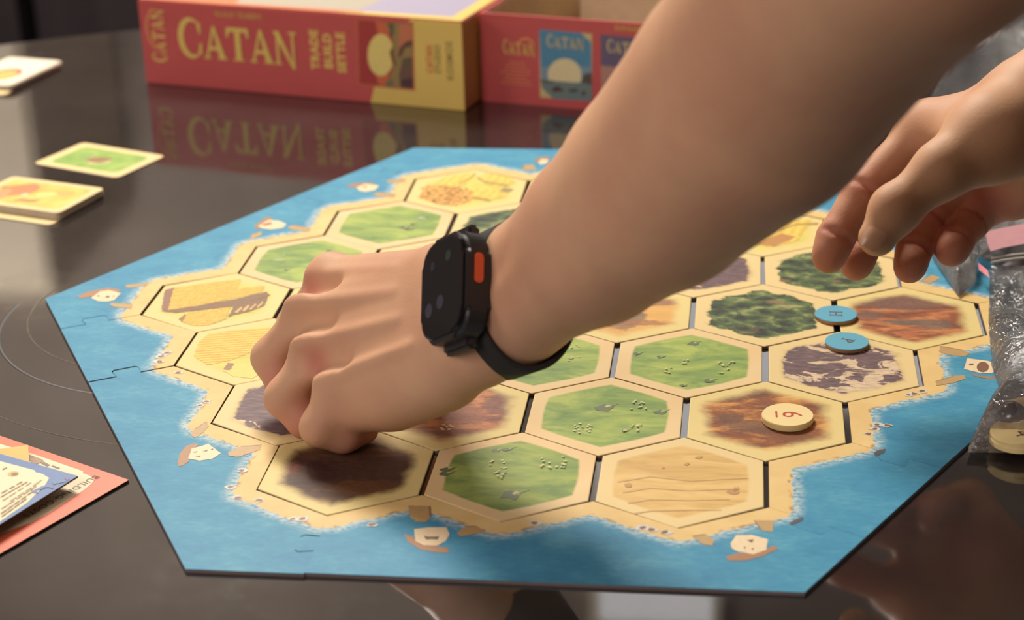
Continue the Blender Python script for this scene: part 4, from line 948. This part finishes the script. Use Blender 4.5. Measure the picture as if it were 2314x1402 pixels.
b2L = [wp(2168, 676), wp(2140, 640), wp(2104, 590), wp(2100, 530), wp(2160, 480), wp(2190, 440)]
b2R = [(p[0] + q, p[1] + d) for p, q, d in zip(b2L, (.012, .022, .06, .10, .12, .12), (.02, .04, .06, .05, .04, .03))]
zb2 = bag('zip_bag', 'clear zip bag with a red seal, behind the fingers of the right hand', b2L, b2R, lambda v, u: .016 * (1 - abs(v-.5)), 8.1, 36, 36, base=onb, amp=.008)
px_, py_ = zb2.location.x, zb2.location.y
def band(pts, z, w, mat, nm):
    q = [at(x, y, z_) for (x, y), z_ in zip(pts, z)]
    vs, fs = [], []
    for p in q: vs += [(p[0]-px_, p[1]-py_-w/2, p[2]-TT), (p[0]-px_, p[1]-py_+w/2, p[2]-TT + .001), (p[0]-px_, p[1]-py_, p[2]-TT-.001)]
    for k in range(len(q)-1):
        for j in range(3): fs.append((k*3+j, k*3+(j+1) % 3, (k+1)*3+(j+1) % 3, (k+1)*3+j))
    mesh_obj(nm, vs, fs, mat, zb2)
band([(2232, 548), (2260, 540), (2314, 530), (2360, 520)], [.016]*4, .030, M_pink, 'pink_label')
band([(2212, 605), (2222, 612), (2234, 622)], [.010]*3, .010, M_redseal, 'red_seal')
b3L = [wp(2096, 236), wp(2128, 196), wp(2150, 150), wp(2200, 96), wp(2250, 60)]
b3R = [(p[0] + .17, p[1] - .01) for p in b3L]
bag('plastic_bag', 'crumpled clear plastic bag on the far right of the table behind the wrist', b3L, b3R, lambda v, u: .060 * (1 - .5*abs(v-.4)), 14.7, 36, 40, base=lambda v, u, p: 0.0, amp=.012)

# ------------------------------------------------------------------ the person's arms: one smooth-blended surface per arm
def smin(a, b, k):
    h = np.maximum(k - np.abs(a - b), 0.0) / k
    return np.minimum(a, b) - h * h * k * 0.25
class Field:
    def __init__(s, lo, hi, h):
        s.lo = np.array(lo); s.h = h; s.n = np.ceil((np.array(hi) - s.lo) / h).astype(int) + 1
        s.f = np.full(s.n, 1.0, np.float32); s.b0 = s.n.copy(); s.b1 = np.zeros(3, int)
    def box(s, pts, r):
        p = np.array(pts); a = np.floor((p.min(0) - r - s.lo) / s.h).astype(int); b = np.ceil((p.max(0) + r - s.lo) / s.h).astype(int) + 1
        a = np.clip(a, 0, s.n); b = np.clip(b, 0, s.n); return tuple(slice(x, y) for x, y in zip(a, b))
    def grid(s, sl):
        ax = [s.lo[k] + s.h * np.arange(sl[k].start, sl[k].stop) for k in range(3)]
        return np.stack(np.meshgrid(*ax, indexing='ij'), -1)
    def cone(s, a, b, ra, rb, k=.008, sub=False):
        a, b = np.array(a, float), np.array(b, float); m = max(ra, rb) + k * 1.6 + s.h * 2
        sl = s.box([a, b], m); P = s.grid(sl)
        if P.size == 0: return
        s.b0 = np.minimum(s.b0, [q.start for q in sl]); s.b1 = np.maximum(s.b1, [q.stop for q in sl])
        d = b - a; t = np.clip(((P - a) @ d) / (d @ d + 1e-12), 0, 1)
        q = np.linalg.norm(P - (a + t[..., None] * d), axis=-1) - (ra + (rb - ra) * t)
        s.f[sl] = -smin(-s.f[sl], q, k) if sub else smin(s.f[sl], q, k)
    def merge(s, o, k):
        e = int(k / s.h) + 1; a = np.maximum(o.b0 - e, 0); b = np.minimum(o.b1 + e, s.n)
        if (b <= a).any(): return
        sl = tuple(slice(x, y) for x, y in zip(a, b)); s.f[sl] = smin(s.f[sl], o.f[sl], k)
        s.b0 = np.minimum(s.b0, a); s.b1 = np.maximum(s.b1, b)
    def mesh(s):
        f = s.f; ins = f < 0
        c = np.zeros(tuple(np.array(f.shape) - 1), np.int8)
        for dx in (0, 1):
            for dy in (0, 1):
                for dz in (0, 1): c += ins[dx:f.shape[0]-1+dx, dy:f.shape[1]-1+dy, dz:f.shape[2]-1+dz]
        act = np.argwhere((c > 0) & (c < 8)); idx = np.full(c.shape, -1, np.int32); idx[tuple(act.T)] = np.arange(len(act))
        acc = np.zeros((len(act), 3)); cnt = np.zeros(len(act))
        cor = [(0,0,0),(1,0,0),(0,1,0),(1,1,0),(0,0,1),(1,0,1),(0,1,1),(1,1,1)]
        for i in range(8):
            for j in range(i+1, 8):
                if sum(abs(cor[i][k] - cor[j][k]) for k in range(3)) != 1: continue
                A = act + cor[i]; B = act + cor[j]; fa = f[tuple(A.T)]; fb = f[tuple(B.T)]; m = (fa < 0) != (fb < 0)
                t = np.where(m, fa / np.where(m, fa - fb, 1), 0)
                acc[m] += (A + (B - A) * t[:, None])[m]; cnt[m] += 1
        V = s.lo + s.h * acc / cnt[:, None]; F = []
        for ax in range(3):
            o1, o2 = [(1, 2), (2, 0), (0, 1)][ax]
            a = [slice(1, -1)]*3; a[ax] = slice(0, -1); b = [slice(1, -1)]*3; b[ax] = slice(1, None)
            sa, sb = ins[tuple(a)], ins[tuple(b)]
            for flip, e in ((False, sa & ~sb), (True, ~sa & sb)):
                q = np.argwhere(e)
                if not len(q): continue
                off = np.ones(3, int); off[ax] = 0; q = q + off
                u1 = np.zeros(3, int); u1[o1] = 1; u2 = np.zeros(3, int); u2[o2] = 1
                quad = np.stack([idx[tuple((q - u1 - u2).T)], idx[tuple((q - u2).T)], idx[tuple(q.T)], idx[tuple((q - u1).T)]], 1)
                F.append(quad[:, ::-1] if flip else quad)
        F = np.concatenate(F); F = F[(F >= 0).all(1)]
        for _ in range(2):                                    # light smoothing
            nb = np.zeros_like(V); k = np.zeros(len(V))
            for i in range(4):
                np.add.at(nb, F[:, i], V[F[:, (i+1) % 4]]); np.add.at(k, F[:, i], 1)
            V = V * .5 + .5 * nb / np.maximum(k, 1)[:, None]
        return V, F
def skin_obj(name, V, F, mat, parent, flush=()):
    me = bpy.data.meshes.new(name); me.vertices.add(len(V)); me.vertices.foreach_set('co', V.astype(np.float32).ravel())
    me.loops.add(F.size); me.loops.foreach_set('vertex_index', F.astype(np.int32).ravel())
    me.polygons.add(len(F)); me.polygons.foreach_set('loop_start', np.arange(0, F.size, 4, dtype=np.int32))
    me.polygons.foreach_set('use_smooth', np.ones(len(F), dtype=bool)); me.update(calc_edges=True); me.validate()
    at_ = me.attributes.new('flush', 'FLOAT', 'POINT'); w = np.zeros(len(V), np.float32)
    for p, r in flush: w = np.maximum(w, np.exp(-((V - p)**2).sum(1) / r**2))
    at_.data.foreach_set('value', w.astype(np.float32))
    me.materials.append(mat); o = bpy.data.objects.new(name, me); link(o); o.parent = parent; o.location = -Vector(parent.location); return o

g = G('skin', 0.58, 0.3)
n1 = g.noise(18, detail=3); n2 = g.noise(120, detail=4, rough=.65)
g.color(g.mix(g.ma('MULTIPLY', g.attr('flush'), .85), g.mix(g.ma('MULTIPLY', n2, .22), g.ramp(n1, [(0.35, rgb(200, 150, 116)), (0.65, rgb(212, 166, 128))]), rgb(196, 134, 110)), rgb(190, 112, 94)))
g.b.inputs['Subsurface Weight'].default_value = 0.12; g.b.inputs['Subsurface Radius'].default_value = (0.006, 0.0025, 0.0012); g.b.inputs['Subsurface Scale'].default_value = 0.6
g.bump(g.ma('ADD', g.ma('MULTIPLY', g.noise(900, detail=2), .5), g.vor(700)), 0.12, .0004); M_skin = g.m
M_nail = flat('fingernail', rgb(222, 176, 146), 0.25, .5, .02)

person = thing('person', 'person leaning in from the right, bare forearms reaching over the board', 'person', (float(at(1900, 560)[0]), float(at(1900, 560)[1]), TT))
person.location = (0.50, -0.12, TT)


# ---- left arm with the watch: forearm comes from the upper right, towards the camera, hand down on the board
E_ = cdir(.50, .20, .84); NW_ = cdir(-.83, .14, .52); NW_ -= E_ * (NW_ @ E_); NW_ /= np.linalg.norm(NW_); LW_ = np.cross(NW_, E_); LW_ /= np.linalg.norm(LW_)
def chain(F, pts, k=.008):
    for (a, ra), (b, rb) in zip(pts, pts[1:]): F.cone(a, b, ra, rb, k)
WC = atd(1162, 676, .858)
fore = [(WC, .0215), (atd(1212, 636, .840), .0225), (atd(1345, 538, .808), .0330), (atd(1490, 420, .770), .0415), (atd(1702, 214, .715), .0495), (atd(1893, -38, .655), .0495), (atd(2080, -230, .60), .050), (atd(2340, -450, .56), .053)]
H = .0018
allp = np.array([p for p, _ in fore] + [at(560, 560, .0), at(900, 1060, .0), atd(750, 560, .98)])
LO, HI = allp.min(0) - .06, allp.max(0) + .06
LA = Field(LO, HI, H)
offs = [.0100, .0095, .006, .003, 0, 0, 0, 0]
for sgn in (-1, 1):
    q = [(p + LW_ * sgn * o_, r) for (p, r), o_ in zip(fore, offs)]
    chain(LA, q if sgn < 0 else q[:5], .004)
# carpus and metacarpals
I_, M_, R_, P_ = atd(752, 628, .958), atd(706, 697, .942), atd(722, 786, .926), atd(772, 866, .908)
cI, cM, cR, cP = atd(1010, 620, .900), atd(1015, 665, .890), atd(1022, 720, .880), atd(1040, 775, .868)
hand = Field(LO, HI, H)
for c_, m_, r0, r1 in ((cI, I_, .0135, .0110), (cM, M_, .0140, .0115), (cR, R_, .0140, .0112), (cP, P_, .0135, .0105)): hand.cone(c_, m_, r0, r1, .014)
for c_, o_ in ((cI, .010), (cM, .004), (cR, -.004), (cP, -.010)): hand.cone(WC + LW_*o_, c_, .0180, .0145, .010)
deep = -NW_ * .012
for a, b, ra, rb in ((cM + deep, (I_ + M_)/2 + deep, .014, .011), (cR + deep, (R_ + P_)/2 + deep, .014, .011)): hand.cone(a, b, ra, rb, .014)
hand.cone(atd(1085, 810, .866), atd(820, 915, .905), .0145, .0135, .012)           # little finger side of the palm
hand.cone(atd(1010, 850, .885), atd(900, 900, .900), .0160, .0150, .012)
# knuckles, tendons
for p, r in ((I_, .0112), (M_, .0116), (R_, .0113), (P_, .0108)): hand.cone(p + NW_*.0015, p + NW_*.0016, r, r, .006)
for a, m_ in ((cM, M_), (cR, R_), (cI, I_), (cP, P_)):
    hand.cone(a + NW_*.0138 + (m_-a)*.20, m_ + NW_*.0116, .0022, .0030, .0040)
LA.merge(hand, .016)
def finger(F0, pts, k=.006):
    f = Field(LO, HI, H); chain(f, pts, k); return f
fM = [(M_, .0106), (at(612, 808, .0290), .0094), (at(648, 888, .0150), .0088), (at(700, 915, .0090), .0078)]
fI = [(I_, .0105), (at(668, 735, .0330), .0094), (at(705, 800, .0160), .0084), (at(748, 830, .0085), .0075)]
fR = [(R_, .0103), (at(642, 900, .0210), .0092), (at(690, 950, .0105), .0086), (at(748, 955, .0085), .0076)]
fP = [(P_, .0100), (at(722, 966, .0165), .0090), (at(775, 985, .0098), .0080), (at(826, 972, .0080), .0070)]
fT = [(atd(985, 640, .935), .0125), (at(880, 690, .030), .0125), (at(800, 760, .0180), .0112), (at(752, 815, .0110), .0095)]
fs_ = Field(LO, HI, H)
for pts in (fI, fM, fR, fP, fT):
    f = finger(LA, pts); fs_.merge(f, .0016)
LA.merge(fs_, .0085)
for p, q in ((I_, M_), (M_, R_), (R_, P_)):                                          # valleys between the knuckles
    c_ = (p + q)/2 + NW_*.0145 - (cM - M_)*.02; LA.cone(c_ + (M_-cM)*.06, c_ + (cM-M_)*.30, .0068, .0036, .006, sub=True)
V, F = LA.mesh(); skin_obj('left_arm', V, F, M_skin, person, [(p, .014) for p in (at(640,880,.02), at(690,950,.011), at(800,980,.009))] + [((I_+M_)/2 + NW_*.01, .010), ((R_+P_)/2 + NW_*.009, .009)])

# ---- right hand, palm down, fingers hanging, thumb towards the camera
RWc = atd(2368, 262, .905)
rf = [(RWc, .0260), (atd(2480, 205, .90), .030), (atd(2640, 150, .90), .038), (atd(2860, 80, .90), .044)]
T0, T1, T2, T3 = atd(2245, 310, .885), atd(2130, 384, .878), atd(2022, 474, .878), atd(1983, 537, .878)
I0, M0, R0_, P0 = atd(2092, 290, .940), atd(2140, 345, .965), atd(2190, 400, .975), atd(2250, 440, .975)
allp = np.array([p for p, _ in rf] + [T3, atd(1850, 600, .92), atd(1930, 660, .95), atd(2050, 640, .95)])
LO, HI = allp.min(0) - .05, allp.max(0) + .05
H = .0014
RA = Field(LO, HI, H)
HL = np.array(P0 - I0); HL /= np.linalg.norm(HL)
for sgn in (-1, 1): chain(RA, [(p + HL*sgn*.008, r + .0015) for p, r in rf], .006)
for m_, r, q in ((I0, .0125, -.9), (M0, .0125, -.3), (R0_, .012, .3), (P0, .0115, .9)): RA.cone(RWc + HL*q*.012, m_, .0165, r, .014)
RA.cone(RWc - CAMR[2]*.006, T0, .023, .0200, .014); RA.cone(T0, T1, .0198, .0138, .012); RA.cone(T0, I0, .015, .010, .012)
RA.cone(atd(2420, 360, .93), atd(2290, 436, .955), .0185, .014, .014)
fl_ = Field(LO, HI, H)
RF = ([(I0, .0112), (atd(1950, 436, .932), .0102), (atd(1888, 538, .926), .0092), (atd(1872, 582, .926), .0082)],
      [(M0, .0112), (atd(1995, 478, .958), .0100), (atd(1944, 565, .948), .0090), (atd(1934, 600, .945), .0080)],
      [(R0_, .0108), (atd(2100, 500, .962), .0094), (atd(2064, 570, .950), .0087), (atd(2055, 606, .945), .0080)],
      [(P0, .0100), (atd(2192, 505, .962), .0090), (atd(2157, 552, .948), .0086), (atd(2149, 568, .943), .0080)])
for pts in RF:
    f = Field(LO, HI, H); chain(f, pts, .004)
    for q in (1, 2):                                       # folds on the pad side of the finger joints
        a = pts[q+1][0] - pts[q-1][0]; a /= np.linalg.norm(a); r = pts[q][1]
        pn = -CAMR[2] - a * (-CAMR[2] @ a); pn /= np.linalg.norm(pn); sd = np.cross(a, pn)
        if q == 2: f.cone((pts[2][0]*.25 + pts[3][0]*.75) + pn*.0016, (pts[2][0]*.25 + pts[3][0]*.75) + pn*.0018, r*.93, r*.93, .003)
        for s_ in np.linspace(-1, 1, 5)[:-1]:
            w0, w1 = s_, s_ + .5
            c0 = pts[q][0] + (pn*math.cos(w0*1.0) + sd*math.sin(w0*1.0))*(r + .0004); c1 = pts[q][0] + (pn*math.cos(w1*1.0) + sd*math.sin(w1*1.0))*(r + .0004)
            f.cone(c0, c1, .0011, .0011, .0022, sub=True)
    fl_.merge(f, .0014)
RA.merge(fl_, .009)
th = Field(LO, HI, H); chain(th, [(T1, .0130), (T2, .0104), (T3, .0092)], .006); th.cone(T2 - CAMR[2]*0.0008, T2 - CAMR[2]*0.001, .0107, .0107, .006)
RA.merge(th, .006)
for a_, b_ in (((2178, 452), (2196, 405)), ((2196, 405), (2198, 372)), ((2040, 318), (2072, 338)), ((2072, 338), (2086, 346))):   # skin folds at the thumb base and in the web
    da, db = (.872, .866) if a_[0] > 2100 else (.915, .915)
RA.cone(atd(2176, 440, .8655), atd(2200, 392, .8618), .0012, .0012, .003, sub=True)
V, F = RA.mesh(); ra = skin_obj('right_arm', V, F, M_skin, person, [(pts[k][0], .016) for pts in RF for k in (2, 3)] + [((pts[1][0]), .014) for pts in RF] + [(atd(2250, 455, .95), .022), (atd(2120, 480, .95), .016)])
# thumb nail: a thin shell over the back of the tip, facing the camera
tdir = (T3 - T2) / np.linalg.norm(T3 - T2); nn = -CAMR[2] * .93 - CAMR[0] * .30 - CAMR[1] * .18; nn -= tdir * (nn @ tdir); nn /= np.linalg.norm(nn); sd_ = np.cross(nn, tdir)
vs, fs = [], []
for j in range(9):
    for i in range(9):
        u, w = -1 + i/4, -1 + j/4; e = min(1, (max(abs(u), abs(w))**4 and (abs(u)**4 + abs(w)**4)**-.25 * max(abs(u), abs(w))) or 1)
        a = u*e*.62; c = T3 + tdir*(.0022 + w*e*.0058) ; vs.append(c + nn*(.00945*math.cos(a) - .0009*max(0, w)**2) + sd_*.00945*math.sin(a)*.95)
for j in range(8):
    for i in range(8): fs.append((j*9+i, j*9+i+1, (j+1)*9+i+1, (j+1)*9+i))
nl = mesh_obj('fingernail', vs, fs, M_nail, ra, smooth=True); nl['label'] = 'pale pink thumbnail'

# ---- the watch
M_case = flat('dark_titanium', rgb(46, 42, 42), 0.4, .4, .05); M_band = flat('dark_band', rgb(50, 46, 44), 0.75, .3, .06); M_orbtn = flat('orange_button', rgb(226, 92, 50), 0.4, .5, .03)
g = G('watch_glass', 0.06, 0.5); g.color((0.010, 0.008, 0.010, 1)); M_wg = g.m
M_dial = flat('dim_dial', rgb(56, 54, 66), 0.4)
wc = WC + NW_ * .0330 + E_ * (.000)
wt = thing('wristwatch', 'dark square smartwatch with an orange side button on the left wrist', 'watch')
Mx = Matrix(((E_[0], LW_[0], NW_[0], wc[0]), (E_[1], LW_[1], NW_[1], wc[1]), (E_[2], LW_[2], NW_[2], wc[2]), (0, 0, 0, 1)))
wt.matrix_world = Mx                                       # local x towards the elbow, y across the wrist, z away from the skin
cs = bm_prism(rrect(.0435, .0500, .0125, 8), -.0085, .0040); bmesh.ops.bevel(cs, geom=[e for e in cs.edges if abs(e.verts[0].co.z - e.verts[1].co.z) < 1e-6], offset=.0022, segments=3, affect='EDGES')
bm_obj('case', cs, M_case, wt, smooth=False)
gsx = bm_prism(rrect(.0395, .0455, .0105, 8), .0038, .0056, bevel=.0012); bm_obj('glass', gsx, M_wg, wt)
prints('dial', [(disc_pts(.0034, 16, 1, (x, y)), M_dial) for x, y in ((-.012, -.0085), (-.001, -.0065))] + [(disc_pts(.0026, 14, 1, (.006, .014)), ink(44, 58, 46)), (disc_pts(.0022, 14, 1, (-.009, .012)), ink(44, 42, 56))], wt, .00563)
ob_ = bm_prism(rrect(.014, .0042, .0019, 6), 0, .0012, bevel=.0004); o = bm_obj('action_button', ob_, M_orbtn, wt); o['label'] = 'orange side button'
o.matrix_local = Matrix(((0, 0, 1, .0215), (1, 0, 0, .0055), (0, 1, 0, -.0018), (0, 0, 0, 1)))
cr = lathe('crown', [(.0034, 0), (.0038, .0006), (.0038, .0032), (.0030, .0038)], M_case, wt, 24); cr.matrix_local = Matrix(((0, 0, -1, -.0212), (0, 1, 0, .010), (1, 0, 0, -.002), (0, 0, 0, 1)))
# band: a flat ring round the wrist
vs, fs, n = [], [], 72
for k in range(n):
    a = 2*math.pi*k/n; ca, sa = math.cos(a), math.sin(a)
    ry, rz_ = .0345, .0268; wd = .0138 - .0010 * (1 - max(0, ca))
    for xx, dr in ((-wd, .0), (-wd*.94, .0022), (wd*.94, .0022), (wd, .0), (wd*.94, -.0006), (-wd*.94, -.0006)):
        vs.append((xx, (ry+dr)*sa, -.0330 + (rz_+dr)*ca))
for k in range(n):
    for j in range(6): fs.append((k*6+j, k*6+(j+1) % 6, ((k+1) % n)*6+(j+1) % 6, ((k+1) % n)*6+j))
mesh_obj('band', vs, fs, M_band, wt, smooth=True)
for sg in (-1, 1):
    lg = bm_box((0, sg*.0262, -.0050), (.024, .006, .006)); bmesh.ops.bevel(lg, geom=lg.edges[:], offset=.0016, segments=2, affect='EDGES'); bm_obj('lug', lg, M_case, wt)
